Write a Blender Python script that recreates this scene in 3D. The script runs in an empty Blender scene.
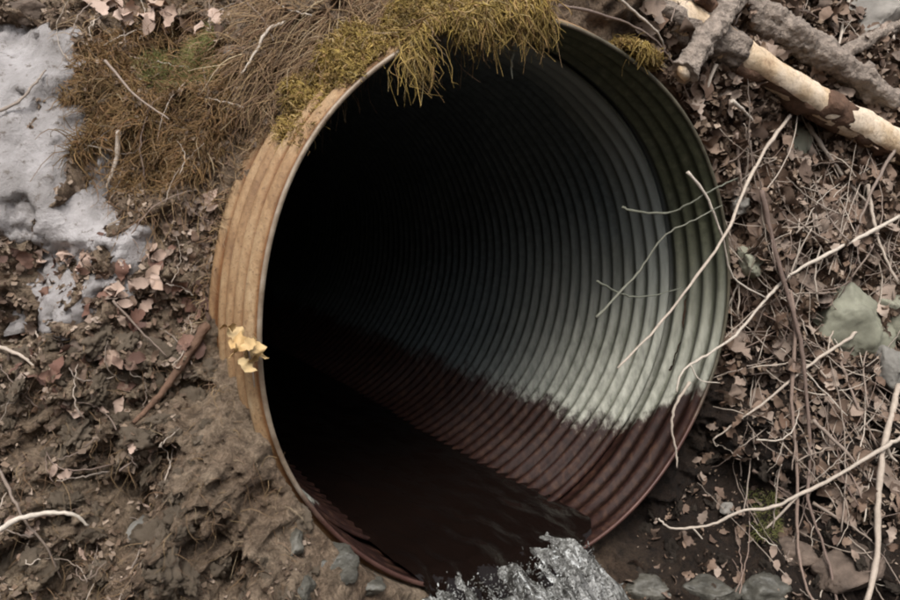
import bpy, bmesh, math, random
import numpy as np
from mathutils import Vector, Matrix, noise as mnoise
from mathutils.bvhtree import BVHTree

random.seed(7)
rng = np.random.default_rng(11)
PI = math.pi
scene = bpy.context.scene
C = scene.collection

# ------------------------------------------------------------------ camera
CAM = np.array([-1.076, -1.355, 0.342])
YAW, PITCH, FPX = 0.567, 0.179, 824.0           # focal length in pixels of a 900 px wide frame
cam_d = bpy.data.cameras.new('camera')
cam = bpy.data.objects.new('camera', cam_d)
C.objects.link(cam)
cam.location = CAM
cam.rotation_euler = (PI / 2 - PITCH, 0, -YAW)
cam_d.sensor_width = 36
cam_d.lens = 36 * FPX / 900
cam_d.clip_start = 0.02
cam_d.clip_end = 500
scene.camera = cam

# ------------------------------------------------------------------ sky, sun, exposure
SUN_EL, SUN_AZ = math.radians(56), math.radians(212)     # azimuth clockwise from +Y
world = bpy.data.worlds.new('World')
scene.world = world
world.use_nodes = True
wn = world.node_tree
wn.nodes.clear()
sky = wn.nodes.new('ShaderNodeTexSky')
sky.sky_type = 'NISHITA'
sky.sun_disc = False
sky.sun_elevation = SUN_EL
sky.sun_rotation = SUN_AZ
sky.air_density = 1.0
sky.dust_density = 4.0
hs = wn.nodes.new('ShaderNodeHueSaturation')
hs.inputs['Saturation'].default_value = 0.22             # overcast: a grey sky
bg = wn.nodes.new('ShaderNodeBackground')
bg.inputs['Strength'].default_value = 0.13
wo = wn.nodes.new('ShaderNodeOutputWorld')
wn.links.new(sky.outputs[0], hs.inputs['Color'])
wn.links.new(hs.outputs[0], bg.inputs['Color'])
wn.links.new(bg.outputs[0], wo.inputs[0])
sun_d = bpy.data.lights.new('sun', 'SUN')
sun_d.energy = 1.5
sun_d.angle = math.radians(24)
sun_d.color = (1.0, 0.95, 0.88)
sun = bpy.data.objects.new('sun', sun_d)
C.objects.link(sun)
sdir = Vector((math.sin(SUN_AZ) * math.cos(SUN_EL), math.cos(SUN_AZ) * math.cos(SUN_EL), math.sin(SUN_EL)))
sun.rotation_euler = sdir.to_track_quat('Z', 'Y').to_euler()
sun.location = (-4, -4, 6)
scene.view_settings.view_transform = 'Standard'
scene.view_settings.look = 'None'
scene.view_settings.exposure = 0.85
scene.view_settings.gamma = 1.0
scene.view_settings.use_curve_mapping = False
scene.cycles.filter_width = 2.0

# ------------------------------------------------------------------ helpers
def link(name, me, mat, parent=None):
    o = bpy.data.objects.new(name, me)
    if mat is not None and len(me.materials) == 0:
        me.materials.append(mat)
    o.parent = parent
    C.objects.link(o)
    return o

def tag(o, label=None, cat=None, group=None, kind=None):
    if label: o['label'] = label
    if cat: o['category'] = cat
    if group: o['group'] = group
    if kind: o['kind'] = kind
    return o

def empty(name, loc=(0, 0, 0)):
    o = bpy.data.objects.new(name, None)
    o.empty_display_size = 0.05
    o.location = loc
    C.objects.link(o)
    return o

def mesh_np(name, verts, faces, rnd=None, smooth=True):
    """verts (N,3); faces (M,3) or (M,4) arrays"""
    verts = np.ascontiguousarray(verts, dtype=np.float32)
    faces = np.ascontiguousarray(faces, dtype=np.int32)
    me = bpy.data.meshes.new(name)
    M, k = faces.shape
    me.vertices.add(len(verts)); me.vertices.foreach_set('co', verts.ravel())
    me.loops.add(M * k); me.loops.foreach_set('vertex_index', faces.ravel())
    me.polygons.add(M)
    me.polygons.foreach_set('loop_start', np.arange(M, dtype=np.int32) * k)
    me.update(calc_edges=True)
    if smooth:
        me.polygons.foreach_set('use_smooth', np.ones(M, dtype=bool))
    if rnd is not None:
        a = me.attributes.new('rnd', 'FLOAT', 'POINT')
        a.data.foreach_set('value', np.ascontiguousarray(rnd, dtype=np.float32))
    me.validate()
    return me

def tubes(P, Rd, sides=3, rnd=None, cap=False):
    """P (N,K,3) centre lines, Rd (N,K) radii -> verts, faces, rnd"""
    N, K, _ = P.shape
    T = np.gradient(P, axis=1)
    T /= np.linalg.norm(T, axis=2, keepdims=True) + 1e-9
    ref = np.where(np.abs(T[:, :1, 2:3]) > 0.8, np.array([1.0, 0.1, 0]), np.array([0.05, 0.1, 1.0]))
    ref = np.broadcast_to(ref, P.shape)
    A = np.cross(T, ref); A /= np.linalg.norm(A, axis=2, keepdims=True) + 1e-9
    B = np.cross(T, A)
    ang = np.arange(sides) * 2 * PI / sides
    V = P[:, :, None, :] + Rd[:, :, None, None] * (np.cos(ang)[None, None, :, None] * A[:, :, None, :] + np.sin(ang)[None, None, :, None] * B[:, :, None, :])
    idx = np.arange(N * K * sides).reshape(N, K, sides)
    a = idx[:, :-1]; b = idx[:, 1:]
    F = np.stack([a, np.roll(a, -1, 2), np.roll(b, -1, 2), b], -1).reshape(-1, 4)
    r = None if rnd is None else np.repeat(rnd, K * sides)
    return V.reshape(-1, 3), F, r

def _hash(ix, iy, s):
    n = (ix.astype(np.int64) * 374761393 + iy.astype(np.int64) * 668265263 + s * 1442695041) & 0x7fffffff
    n = ((n ^ (n >> 13)) * 1274126177) & 0x7fffffff
    return ((n ^ (n >> 16)) & 0xffff) / 65535.0

def vnoise(x, y, s=0):
    ix = np.floor(x); iy = np.floor(y)
    fx = x - ix; fy = y - iy
    fx = fx * fx * fx * (fx * (fx * 6 - 15) + 10); fy = fy * fy * fy * (fy * (fy * 6 - 15) + 10)
    a = _hash(ix, iy, s); b = _hash(ix + 1, iy, s); c = _hash(ix, iy + 1, s); d = _hash(ix + 1, iy + 1, s)
    return (a * (1 - fx) + b * fx) * (1 - fy) + (c * (1 - fx) + d * fx) * fy - 0.5

def fbm(x, y, s=0, o=4, g=0.5):
    t = 0; amp = 1.0
    for k in range(o):
        c, sn = math.cos(0.6 * k + 0.4), math.sin(0.6 * k + 0.4)
        t = t + amp * vnoise((c * x - sn * y) * 2 ** k, (sn * x + c * y) * 2 ** k, s + k * 17)
        amp *= g
    return t

# camera-yaw frame: u to the right, w away from the camera (horizontal), z up
AX_U = np.array([math.cos(YAW), -math.sin(YAW), 0.0])
AX_W = np.array([math.sin(YAW), math.cos(YAW), 0.0])
def uzw_to_xyz(u, z, w):
    u = np.asarray(u, float); w = np.asarray(w, float); z = np.asarray(z, float)
    return np.stack([AX_U[0] * u + AX_W[0] * w, AX_U[1] * u + AX_W[1] * w, z], -1)

_F = np.array([math.sin(YAW) * math.cos(PITCH), math.cos(YAW) * math.cos(PITCH), -math.sin(PITCH)])
_R = AX_U
_U = np.cross(_R, _F)
def ray(px, py):
    d = _F + _R * (px - 450) / FPX - _U * (py - 300) / FPX
    return d
def at_w(px, py, w):                    # point on a sight line at horizontal depth w
    d = ray(px, py)
    t = (w - CAM @ AX_W) / (d @ AX_W)
    return CAM + t * d

def to_px(p):
    d = np.asarray(p) - CAM
    return 450 + FPX * (d @ _R) / (d @ _F), 300 - FPX * (d @ _U) / (d @ _F)
MARKS = [((735, 20), 'among the logs at the upper right'), ((810, 80), 'touching the peeled log'), ((870, 40), 'between the grey branch and the upper right corner'), ((745, 160), 'beside the upper right rim of the pipe'),
         ((830, 185), 'between the peeled log and the long pale twig'), ((745, 300), 'beside the middle of the right rim of the pipe'), ((815, 290), 'between the pipe rim and the large flat stone'), ((868, 250), 'above the large flat stone'),
         ((760, 390), 'left of the long brown root'), ((850, 400), 'below the large flat stone'), ((885, 450), 'beside the thick pale vertical twig'), ((760, 480), 'above the long curved twig'), ((840, 540), 'below the long curved twig'), ((700, 560), 'near the wet stones right of the white water'),
         ((30, 150), 'on the edge of the large snow patch'), ((140, 20), 'on top of the brown tuft'), ((210, 20), 'at the top right of the brown tuft'), ((150, 210), 'just below the brown tuft'), ((30, 280), 'left of the small snow patch'), ((130, 290), 'right of the small snow patch'),
         ((195, 270), 'beside the left side of the pipe'), ((80, 345), 'below the small snow patch'), ((170, 370), 'next to the thick brown root'), ((30, 420), 'at the left edge below the snow'), ((100, 460), 'above the flat purplish stone'), ((220, 440), 'left of the lower pipe rim'),
         ((40, 560), 'below the pale curved root'), ((140, 575), 'below the flat purplish stone'), ((250, 540), 'near the wet stones under the pipe lip'), ((260, 60), 'left of the moss on the pipe'), ((215, 592), 'at the bottom edge left of the wet stones'), ((290, 500), 'against the lower left rim of the pipe'), ((195, 505), 'right of the flat purplish stone'), ((650, 520), 'under the lower right rim of the pipe'), ((720, 510), 'beside the tip of the long curved twig')]
def whereabouts(p):
    x, y = to_px(p)
    return min(MARKS, key=lambda m: (m[0][0] - x) ** 2 + (m[0][1] - y) ** 2)[1]

# ------------------------------------------------------------------ materials
def new_mat(name):
    m = bpy.data.materials.new(name)
    m.use_nodes = True
    nt = m.node_tree
    return m, nt, nt.nodes['Principled BSDF']

def ramp(nt, stops, fac):
    r = nt.nodes.new('ShaderNodeValToRGB')
    e = r.color_ramp.elements
    while len(e) < len(stops): e.new(0.5)
    for i, (p, c) in enumerate(stops):
        e[i].position = p; e[i].color = (*c, 1)
    nt.links.new(fac, r.inputs[0])
    return r.outputs[0]

def tex_noise(nt, scale, vec=None, detail=5, rough=0.6, dist=0.0):
    n = nt.nodes.new('ShaderNodeTexNoise')
    n.inputs['Scale'].default_value = scale
    n.inputs['Detail'].default_value = detail
    n.inputs['Roughness'].default_value = rough
    n.inputs['Distortion'].default_value = dist
    if vec is not None: nt.links.new(vec, n.inputs['Vector'])
    return n.outputs['Fac']

def coords(nt, which='Object', scale=None):
    t = nt.nodes.new('ShaderNodeTexCoord').outputs[which]
    if scale:
        m = nt.nodes.new('ShaderNodeMapping'); m.inputs['Scale'].default_value = scale
        nt.links.new(t, m.inputs['Vector']); return m.outputs[0]
    return t

def math_n(nt, op, a, b=None, c=None, clamp=False):
    n = nt.nodes.new('ShaderNodeMath'); n.operation = op; n.use_clamp = clamp
    for i, v in enumerate((a, b, c)):
        if v is None: continue
        if isinstance(v, (int, float)): n.inputs[i].default_value = v
        else: nt.links.new(v, n.inputs[i])
    return n.outputs[0]

def mix(nt, fac, a, b, mode='MIX'):
    n = nt.nodes.new('ShaderNodeMix'); n.data_type = 'RGBA'; n.blend_type = mode
    if isinstance(fac, (int, float)): n.inputs[0].default_value = fac
    else: nt.links.new(fac, n.inputs[0])
    for i, v in ((6, a), (7, b)):
        if isinstance(v, tuple): n.inputs[i].default_value = (*v, 1)
        else: nt.links.new(v, n.inputs[i])
    return n.outputs[2]

def smooth_step(nt, v, lo, hi):
    n = nt.nodes.new('ShaderNodeMapRange'); n.interpolation_type = 'SMOOTHSTEP'
    n.inputs['From Min'].default_value = lo; n.inputs['From Max'].default_value = hi
    nt.links.new(v, n.inputs['Value'])
    return n.outputs[0]

def bump(nt, bsdf, h, strength, dist=0.01):
    b = nt.nodes.new('ShaderNodeBump')
    b.inputs['Strength'].default_value = strength; b.inputs['Distance'].default_value = dist
    nt.links.new(h, b.inputs['Height']); nt.links.new(b.outputs[0], bsdf.inputs['Normal'])

def varied(nt, stops):
    """colour by the 'rnd' attribute plus the object's own random number"""
    a = nt.nodes.new('ShaderNodeAttribute'); a.attribute_name = 'rnd'
    oi = nt.nodes.new('ShaderNodeObjectInfo')
    s = math_n(nt, 'FRACT', math_n(nt, 'ADD', a.outputs['Fac'], oi.outputs['Random']))
    return ramp(nt, stops, s), s

def mat_simple(name, stops, rough=0.8, nscale=60, nmix=0.35, bstr=0.3, spec=0.25, bdist=0.003):
    m, nt, b = new_mat(name)
    col, s = varied(nt, stops)
    n = tex_noise(nt, nscale, coords(nt))
    col = mix(nt, nmix, col, ramp(nt, [(0.3, (0.25, 0.25, 0.25)), (0.7, (1.0, 1.0, 1.0))], n), 'MULTIPLY')
    nt.links.new(col, b.inputs['Base Color'])
    b.inputs['Roughness'].default_value = rough
    b.inputs['Specular IOR Level'].default_value = spec
    if bstr: bump(nt, b, n, bstr, bdist)
    return m

# soil
def mat_soil():
    m, nt, b = new_mat('soil')
    v = coords(nt)
    n1 = tex_noise(nt, 5, v, 6, 0.65)
    n2 = tex_noise(nt, 38, v, 8, 0.7, 0.4)
    n3 = tex_noise(nt, 150, v, 4, 0.7)
    base = ramp(nt, [(0.30, (0.070, 0.051, 0.034)), (0.42, (0.20, 0.155, 0.112)), (0.55, (0.36, 0.288, 0.213)), (0.75, (0.47, 0.388, 0.297))], n2)
    tint = ramp(nt, [(0.38, (0.55, 0.44, 0.38)), (0.62, (1.1, 1.05, 1.0))], n1)
    col = mix(nt, 0.8, base, tint, 'MULTIPLY')
    fine = ramp(nt, [(0.35, (0.45, 0.43, 0.4)), (0.6, (1.1, 1.1, 1.1))], n3)
    col = mix(nt, 0.6, col, fine, 'MULTIPLY')
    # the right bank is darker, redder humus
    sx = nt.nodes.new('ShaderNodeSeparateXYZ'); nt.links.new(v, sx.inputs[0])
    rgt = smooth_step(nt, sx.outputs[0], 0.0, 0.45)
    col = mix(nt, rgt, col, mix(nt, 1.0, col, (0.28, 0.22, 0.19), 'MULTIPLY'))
    lowermost = math_n(nt, 'MULTIPLY', rgt, smooth_step(nt, math_n(nt, 'ADD', sx.outputs[2], math_n(nt, 'MULTIPLY', n1, .3)), .08, -.12))
    col = mix(nt, lowermost, col, mix(nt, 1.0, col, (0.30, 0.30, 0.30), 'MULTIPLY'))  # soil made darker towards the foot of the right bank
    nt.links.new(col, b.inputs['Base Color'])
    b.inputs['Roughness'].default_value = 0.88
    b.inputs['Specular IOR Level'].default_value = 0.3
    h = math_n(nt, 'ADD', n2, math_n(nt, 'MULTIPLY', n3, 0.35))
    bump(nt, b, h, 1.0, 0.035)
    return m
M_SOIL = mat_soil()

def mat_pipe_in():
    m, nt, b = new_mat('pipe_inner_metal')
    v = coords(nt)
    sx = nt.nodes.new('ShaderNodeSeparateXYZ'); nt.links.new(v, sx.inputs[0])
    z = sx.outputs[2]; y = sx.outputs[1]
    n1 = tex_noise(nt, 7, v, 5, 0.6)
    n2 = tex_noise(nt, 45, v, 6, 0.65)
    vs = coords(nt, 'Object', (1, 1, 0.12))
    streak = tex_noise(nt, 60, vs, 4, 0.6)
    zn = math_n(nt, 'ADD', z, math_n(nt, 'MULTIPLY', math_n(nt, 'SUBTRACT', n1, 0.5), 0.10))
    zs = math_n(nt, 'ADD', zn, math_n(nt, 'MULTIPLY', math_n(nt, 'SUBTRACT', streak, 0.5), 0.10))
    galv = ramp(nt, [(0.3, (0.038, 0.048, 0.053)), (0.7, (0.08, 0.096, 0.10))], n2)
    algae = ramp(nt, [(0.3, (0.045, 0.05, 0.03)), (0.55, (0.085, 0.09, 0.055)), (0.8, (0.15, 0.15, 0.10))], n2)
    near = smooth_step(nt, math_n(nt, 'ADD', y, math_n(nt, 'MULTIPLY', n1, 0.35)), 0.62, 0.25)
    joint_band = math_n(nt, 'MULTIPLY', smooth_step(nt, y, .40, .22), smooth_step(nt, y, .178, .186))
    near = math_n(nt, 'MULTIPLY', near, math_n(nt, 'MULTIPLY_ADD', joint_band, -.75, 1.0))
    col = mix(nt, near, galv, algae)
    col = mix(nt, math_n(nt, 'MULTIPLY', joint_band, .6), col, (0.24, 0.26, 0.25))  # paler grey band just behind the joint
    # pale mineral scale above the usual water level, thinning upwards
    pale = ramp(nt, [(0.3, (0.16, 0.162, 0.135)), (0.7, (0.37, 0.37, 0.32))], streak)
    fp = math_n(nt, 'MULTIPLY', math_n(nt, 'MULTIPLY', smooth_step(nt, zs, 0.24, -0.26), smooth_step(nt, y, 1.1, 0.25)), 0.92)  # fade along y paints in the loss of light deeper inside
    col = mix(nt, fp, col, pale)
    # rust band below
    rust = ramp(nt, [(0.25, (0.011, 0.0055, 0.005)), (0.5, (0.023, 0.0105, 0.0085)), (0.8, (0.06, 0.031, 0.020))], streak)
    zrise = math_n(nt, 'SUBTRACT', zs, math_n(nt, 'MULTIPLY', smooth_step(nt, y, .22, .0), .16))
    fr = smooth_step(nt, zrise, -0.375, -0.425)
    col = mix(nt, fr, col, rust)
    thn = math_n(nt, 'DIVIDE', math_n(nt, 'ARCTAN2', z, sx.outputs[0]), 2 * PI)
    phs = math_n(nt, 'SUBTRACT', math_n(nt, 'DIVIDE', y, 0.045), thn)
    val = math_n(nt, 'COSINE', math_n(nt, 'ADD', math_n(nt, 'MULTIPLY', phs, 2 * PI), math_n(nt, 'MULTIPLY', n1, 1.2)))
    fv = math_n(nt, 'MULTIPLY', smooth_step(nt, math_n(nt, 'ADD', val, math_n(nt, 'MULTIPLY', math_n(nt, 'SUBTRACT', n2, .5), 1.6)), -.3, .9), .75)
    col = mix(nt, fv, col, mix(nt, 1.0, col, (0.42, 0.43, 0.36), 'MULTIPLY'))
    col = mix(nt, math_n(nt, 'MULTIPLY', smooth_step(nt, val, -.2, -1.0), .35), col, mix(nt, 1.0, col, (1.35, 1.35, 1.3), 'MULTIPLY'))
    nt.links.new(col, b.inputs['Base Color'])
    r = math_n(nt, 'MULTIPLY_ADD', fr, -0.18, 0.72)
    nt.links.new(r, b.inputs['Roughness'])
    nt.links.new(math_n(nt, 'MULTIPLY_ADD', fr, -0.17, 0.3), b.inputs['Specular IOR Level'])
    bump(nt, b, n2, 0.35, 0.004)
    return m
M_PIPE_IN = mat_pipe_in()

def mat_pipe_out():
    m, nt, b = new_mat('pipe_outer_metal')
    v = coords(nt)
    vs = coords(nt, 'Object', (3, 3, 1.6))
    n1 = tex_noise(nt, 4, vs, 6, 0.6)
    n2 = tex_noise(nt, 40, vs, 6, 0.7)
    col = ramp(nt, [(0.3, (0.16, 0.085, 0.04)), (0.48, (0.30, 0.185, 0.095)), (0.62, (0.37, 0.255, 0.145)), (0.75, (0.42, 0.33, 0.22))], n1)
    col = mix(nt, 0.55, col, ramp(nt, [(0.3, (0.5, 0.45, 0.4)), (0.65, (1.05, 1.05, 1.05))], n2), 'MULTIPLY')
    sx = nt.nodes.new('ShaderNodeSeparateXYZ'); nt.links.new(v, sx.inputs[0])
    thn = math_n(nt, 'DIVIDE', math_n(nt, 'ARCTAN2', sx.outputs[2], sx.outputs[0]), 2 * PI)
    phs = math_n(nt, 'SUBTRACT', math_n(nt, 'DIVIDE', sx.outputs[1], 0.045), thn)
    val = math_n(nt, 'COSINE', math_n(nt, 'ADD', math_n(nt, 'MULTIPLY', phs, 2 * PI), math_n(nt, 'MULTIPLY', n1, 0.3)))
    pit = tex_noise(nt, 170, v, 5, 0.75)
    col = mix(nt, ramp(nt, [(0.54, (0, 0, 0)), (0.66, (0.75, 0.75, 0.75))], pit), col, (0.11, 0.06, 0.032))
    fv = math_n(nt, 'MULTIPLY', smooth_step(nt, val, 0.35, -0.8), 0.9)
    col = mix(nt, fv, col, mix(nt, 1.0, col, (0.55, 0.36, 0.22), 'MULTIPLY'))     # rust tint in the valleys, also painting in the shade between ridges
    nt.links.new(col, b.inputs['Base Color'])
    b.inputs['Roughness'].default_value = 0.6
    b.inputs['Specular IOR Level'].default_value = 0.35
    bump(nt, b, pit, 0.5, 0.004)
    return m
M_PIPE_OUT = mat_pipe_out()

def mat_rim():
    m, nt, b = new_mat('rim_metal')
    v = coords(nt)
    sx = nt.nodes.new('ShaderNodeSeparateXYZ'); nt.links.new(v, sx.inputs[0])
    n = tex_noise(nt, 14, v, 6, 0.7)
    col = ramp(nt, [(0.35, (0.13, 0.09, 0.06)), (0.55, (0.24, 0.19, 0.14)), (0.75, (0.36, 0.32, 0.27))], n)
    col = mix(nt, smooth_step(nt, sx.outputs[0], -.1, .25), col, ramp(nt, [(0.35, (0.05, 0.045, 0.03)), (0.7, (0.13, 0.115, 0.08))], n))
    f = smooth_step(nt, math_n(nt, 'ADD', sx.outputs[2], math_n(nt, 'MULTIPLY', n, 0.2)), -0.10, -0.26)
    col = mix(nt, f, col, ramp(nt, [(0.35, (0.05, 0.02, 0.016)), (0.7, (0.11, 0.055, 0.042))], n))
    nt.links.new(col, b.inputs['Base Color'])
    b.inputs['Roughness'].default_value = 0.5
    b.inputs['Metallic'].default_value = 0.2
    bump(nt, b, n, 0.3, 0.003)
    return m
M_RIM = mat_rim()

def mat_water():
    m, nt, b = new_mat('water')
    b.inputs['Base Color'].default_value = (0.006, 0.0035, 0.0028, 1)
    b.inputs['Roughness'].default_value = 0.05
    b.inputs['IOR'].default_value = 1.33
    n = tex_noise(nt, 28, coords(nt, 'Object', (1, 0.45, 1)), 3, 0.5, 0.3)
    bump(nt, b, n, 0.35, 0.01)
    return m
M_WATER = mat_water()

def mat_foam():
    m, nt, b = new_mat('white_water')
    v = coords(nt, 'Object', (1, 0.3, 0.3))
    n = tex_noise(nt, 55, v, 6, 0.68, 1.0)
    col = ramp(nt, [(0.40, (0.03, 0.028, 0.025)), (0.55, (0.17, 0.17, 0.16)), (0.72, (0.66, 0.68, 0.68))], n)
    nt.links.new(col, b.inputs['Base Color'])
    b.inputs['Roughness'].default_value = 0.2
    bump(nt, b, n, 0.35, 0.012)
    return m
M_FOAM = mat_foam()

M_SNOW = None
def mat_snow():
    m, nt, b = new_mat('dirty_snow')
    v = coords(nt)
    n1 = tex_noise(nt, 9, v, 6, 0.65)
    n2 = tex_noise(nt, 60, v, 6, 0.7)
    col = ramp(nt, [(0.32, (0.18, 0.166, 0.16)), (0.5, (0.27, 0.253, 0.25)), (0.68, (0.40, 0.38, 0.382))], n1)
    col = mix(nt, ramp(nt, [(0.56, (0, 0, 0)), (0.64, (0.8, 0.8, 0.8))], n2), col, (0.09, 0.07, 0.055))
    nt.links.new(col, b.inputs['Base Color'])
    b.inputs['Roughness'].default_value = 0.55
    bump(nt, b, n2, 0.7, 0.012)
    return m
M_SNOW = mat_snow()

M_LEAF = mat_simple('dry_leaf', [(0.0, (0.13, 0.08, 0.055)), (0.25, (0.25, 0.175, 0.13)), (0.5, (0.09, 0.058, 0.043)), (0.68, (0.32, 0.24, 0.19)), (0.85, (0.17, 0.13, 0.105)), (1.0, (0.42, 0.33, 0.27))], 0.7, 45, 0.5, 0.4)
M_LEAF_RED = mat_simple('reddish_leaf', [(0.0, (0.15, 0.075, 0.055)), (0.4, (0.24, 0.14, 0.105)), (0.7, (0.09, 0.05, 0.04)), (1.0, (0.30, 0.20, 0.155))], 0.7, 45, 0.5, 0.4)
M_LEAF_PALE = mat_simple('pale_leaf', [(0.0, (0.42, 0.30, 0.24)), (0.5, (0.52, 0.39, 0.32)), (1.0, (0.36, 0.24, 0.17))], 0.65, 45, 0.4, 0.4)
M_LEAF_YEL = mat_simple('yellow_leaf', [(0.0, (0.62, 0.47, 0.26)), (1.0, (0.55, 0.36, 0.16))], 0.6, 60, 0.45, 0.4)
M_TWIG = mat_simple('twig_bark', [(0.0, (0.27, 0.22, 0.18)), (0.35, (0.17, 0.12, 0.10)), (0.65, (0.33, 0.28, 0.235)), (1.0, (0.22, 0.155, 0.125))], 0.75, 90, 0.4, 0.4)
M_TWIG_PALE = mat_simple('pale_twig', [(0.0, (0.50, 0.43, 0.36)), (0.5, (0.42, 0.35, 0.29)), (1.0, (0.54, 0.48, 0.41))], 0.65, 90, 0.35, 0.3)
M_TWIG_GREY = mat_simple('grey_twig', [(0.0, (0.13, 0.135, 0.105)), (1.0, (0.17, 0.17, 0.135))], 0.7, 90, 0.3, 0.3)
M_BARK = mat_simple('grey_bark', [(0.0, (0.34, 0.28, 0.235)), (0.5, (0.38, 0.315, 0.265)), (1.0, (0.30, 0.245, 0.205))], 0.9, 55, 0.8, 1.0, bdist=0.02)
M_BARK_DARK = mat_simple('brown_bark', [(0.0, (0.13, 0.075, 0.05)), (1.0, (0.18, 0.11, 0.075))], 0.85, 40, 0.6, 0.9, bdist=0.01)
def mat_wood():
    m, nt, b = new_mat('peeled_wood')
    v = coords(nt)
    n1 = tex_noise(nt, 9, v, 5, 0.6); n2 = tex_noise(nt, 70, v, 6, 0.75, 0.5)
    col = ramp(nt, [(0.33, (0.42, 0.27, 0.16)), (0.45, (0.62, 0.47, 0.31)), (0.6, (0.70, 0.58, 0.45))], n1)
    col = mix(nt, 0.7, col, ramp(nt, [(0.34, (0.42, 0.36, 0.3)), (0.52, (1.0, 1.0, 1.0))], n2), 'MULTIPLY')
    nt.links.new(col, b.inputs['Base Color'])
    b.inputs['Roughness'].default_value = 0.6
    bump(nt, b, n2, 0.6, 0.008)
    return m
M_WOOD = mat_wood()
M_GRASS = mat_simple('dry_grass', [(0.0, (0.25, 0.165, 0.085)), (0.3, (0.17, 0.10, 0.06)), (0.6, (0.34, 0.24, 0.13)), (0.85, (0.20, 0.125, 0.085)), (1.0, (0.42, 0.33, 0.21))], 0.7, 20, 0.2, 0)
M_HUMM = mat_simple('brown_tuft', [(0.0, (0.22, 0.135, 0.055)), (0.3, (0.32, 0.19, 0.085)), (0.55, (0.15, 0.105, 0.04)), (0.8, (0.27, 0.145, 0.07)), (1.0, (0.38, 0.25, 0.125))], 0.75, 16, 0.75, 0)
M_MOSS = mat_simple('golden_moss', [(0.0, (0.36, 0.255, 0.065)), (0.3, (0.21, 0.14, 0.045)), (0.6, (0.45, 0.32, 0.095)), (0.85, (0.32, 0.19, 0.085)), (1.0, (0.54, 0.42, 0.20))], 0.75, 22, 0.7, 0)
M_MOSS_GREEN = mat_simple('green_moss', [(0.0, (0.11, 0.13, 0.04)), (0.5, (0.18, 0.19, 0.06)), (1.0, (0.24, 0.22, 0.09))], 0.8, 14, 0.4, 0)
M_STONE = mat_simple('grey_stone', [(0.0, (0.20, 0.195, 0.175)), (0.5, (0.26, 0.24, 0.215)), (1.0, (0.17, 0.165, 0.15))], 0.75, 22, 0.5, 0.5, bdist=0.006)
M_STONE_GREEN = mat_simple('green_grey_stone', [(0.0, (0.235, 0.235, 0.18)), (1.0, (0.285, 0.28, 0.215))], 0.7, 22, 0.45, 0.5, bdist=0.006)
M_STONE_WET = mat_simple('wet_stone', [(0.0, (0.075, 0.072, 0.06)), (1.0, (0.11, 0.103, 0.085))], 0.5, 36, 0.75, 1.0, spec=0.4, bdist=0.006)
M_STONE_BROWN = mat_simple('brown_stone', [(0.0, (0.15, 0.112, 0.088)), (1.0, (0.12, 0.088, 0.07))], 0.8, 30, 0.8, 0.9, bdist=0.006)
M_CLOD = mat_simple('mud_clod', [(0.0, (0.25, 0.195, 0.14)), (0.5, (0.34, 0.27, 0.20)), (1.0, (0.20, 0.155, 0.11))], 0.95, 34, 0.6, 0.9, bdist=0.012)
M_DEBRIS = mat_simple('leaf_crumbs', [(0.0, (0.12, 0.075, 0.05)), (0.3, (0.22, 0.16, 0.115)), (0.55, (0.075, 0.05, 0.036)), (0.8, (0.27, 0.205, 0.155)), (1.0, (0.36, 0.28, 0.22))], 0.8, 40, 0.3, 0)

# ------------------------------------------------------------------ the bank: one sheet, steep face + stream bed + plateau to the horizon
PIPE_R = 0.6
ctrl_xyz = [(-.63, .20, 0), (-.6, .23, .15), (-.54, .20, .31), (-.37, .11, .51), (-.12, .05, .62), (0, .05, .63), (.16, .06, .615), (.31, .08, .55),
            (.44, .10, .45), (.54, .11, .32), (.60, .12, .15), (.62, .13, 0), (.60, .15, -.16), (.54, .17, -.31), (.44, .18, -.44), (.30, .16, -.55),
            (-.63, .12, -.07), (-.62, .02, -.17), (-.58, -.04, -.30), (-.50, -.06, -.41), (-.37, -.05, -.54), (-.70, -.02, -.20), (-.66, -.08, -.36), (-.55, -.10, -.50), (-.1, .05, -.63), (.1, .05, -.63)]
ctrl_uzw = [(-.80, .0, -.22), (-.80, .30, -.10), (-.80, .55, .06), (-.80, -.30, -.38), (-.75, -.55, -.52), (-1.3, .0, -.36), (-1.3, .6, .0), (-1.3, -.5, -.62),
            (-.45, -.75, -.48), (-.1, -.75, -.28), (.25, -.75, -.05), (.6, -.70, .12), (.95, 0, .47), (.95, .35, .60), (.95, .62, .74), (.95, -.35, .33), (.95, -.7, .12),
            (1.45, 0, .40), (1.45, .7, .70), (1.45, -.5, .12), (-.45, .85, .16), (0, .85, .20), (.45, .85, .48), (-.9, 1.1, .42), (0, 1.2, .50), (.95, 1.2, 1.05), (-1.5, 1.3, .4), (1.5, 1.3, 1.1), (.62, .1, .43), (.68, -.35, .36)]
cu, cz, cw = [], [], []
for (x, y, z) in ctrl_xyz:
    p = np.array([x, y, z]); cu.append(p @ AX_U); cz.append(z); cw.append(p @ AX_W)
for (u, z, w) in ctrl_uzw:
    cu.append(u); cz.append(z); cw.append(w)
cu, cz, cw = map(np.array, (cu, cz, cw))
def _tps(r2): return 0.5 * r2 * np.log(r2 + 1e-12)
n_c = len(cu)
Kmat = _tps((cu[:, None] - cu[None]) ** 2 + (cz[:, None] - cz[None]) ** 2) + 2e-4 * np.eye(n_c)
Pm = np.stack([np.ones(n_c), cu, cz], 1)
sol = np.linalg.solve(np.block([[Kmat, Pm], [Pm.T, np.zeros((3, 3))]]), np.concatenate([cw, np.zeros(3)]))
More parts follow.
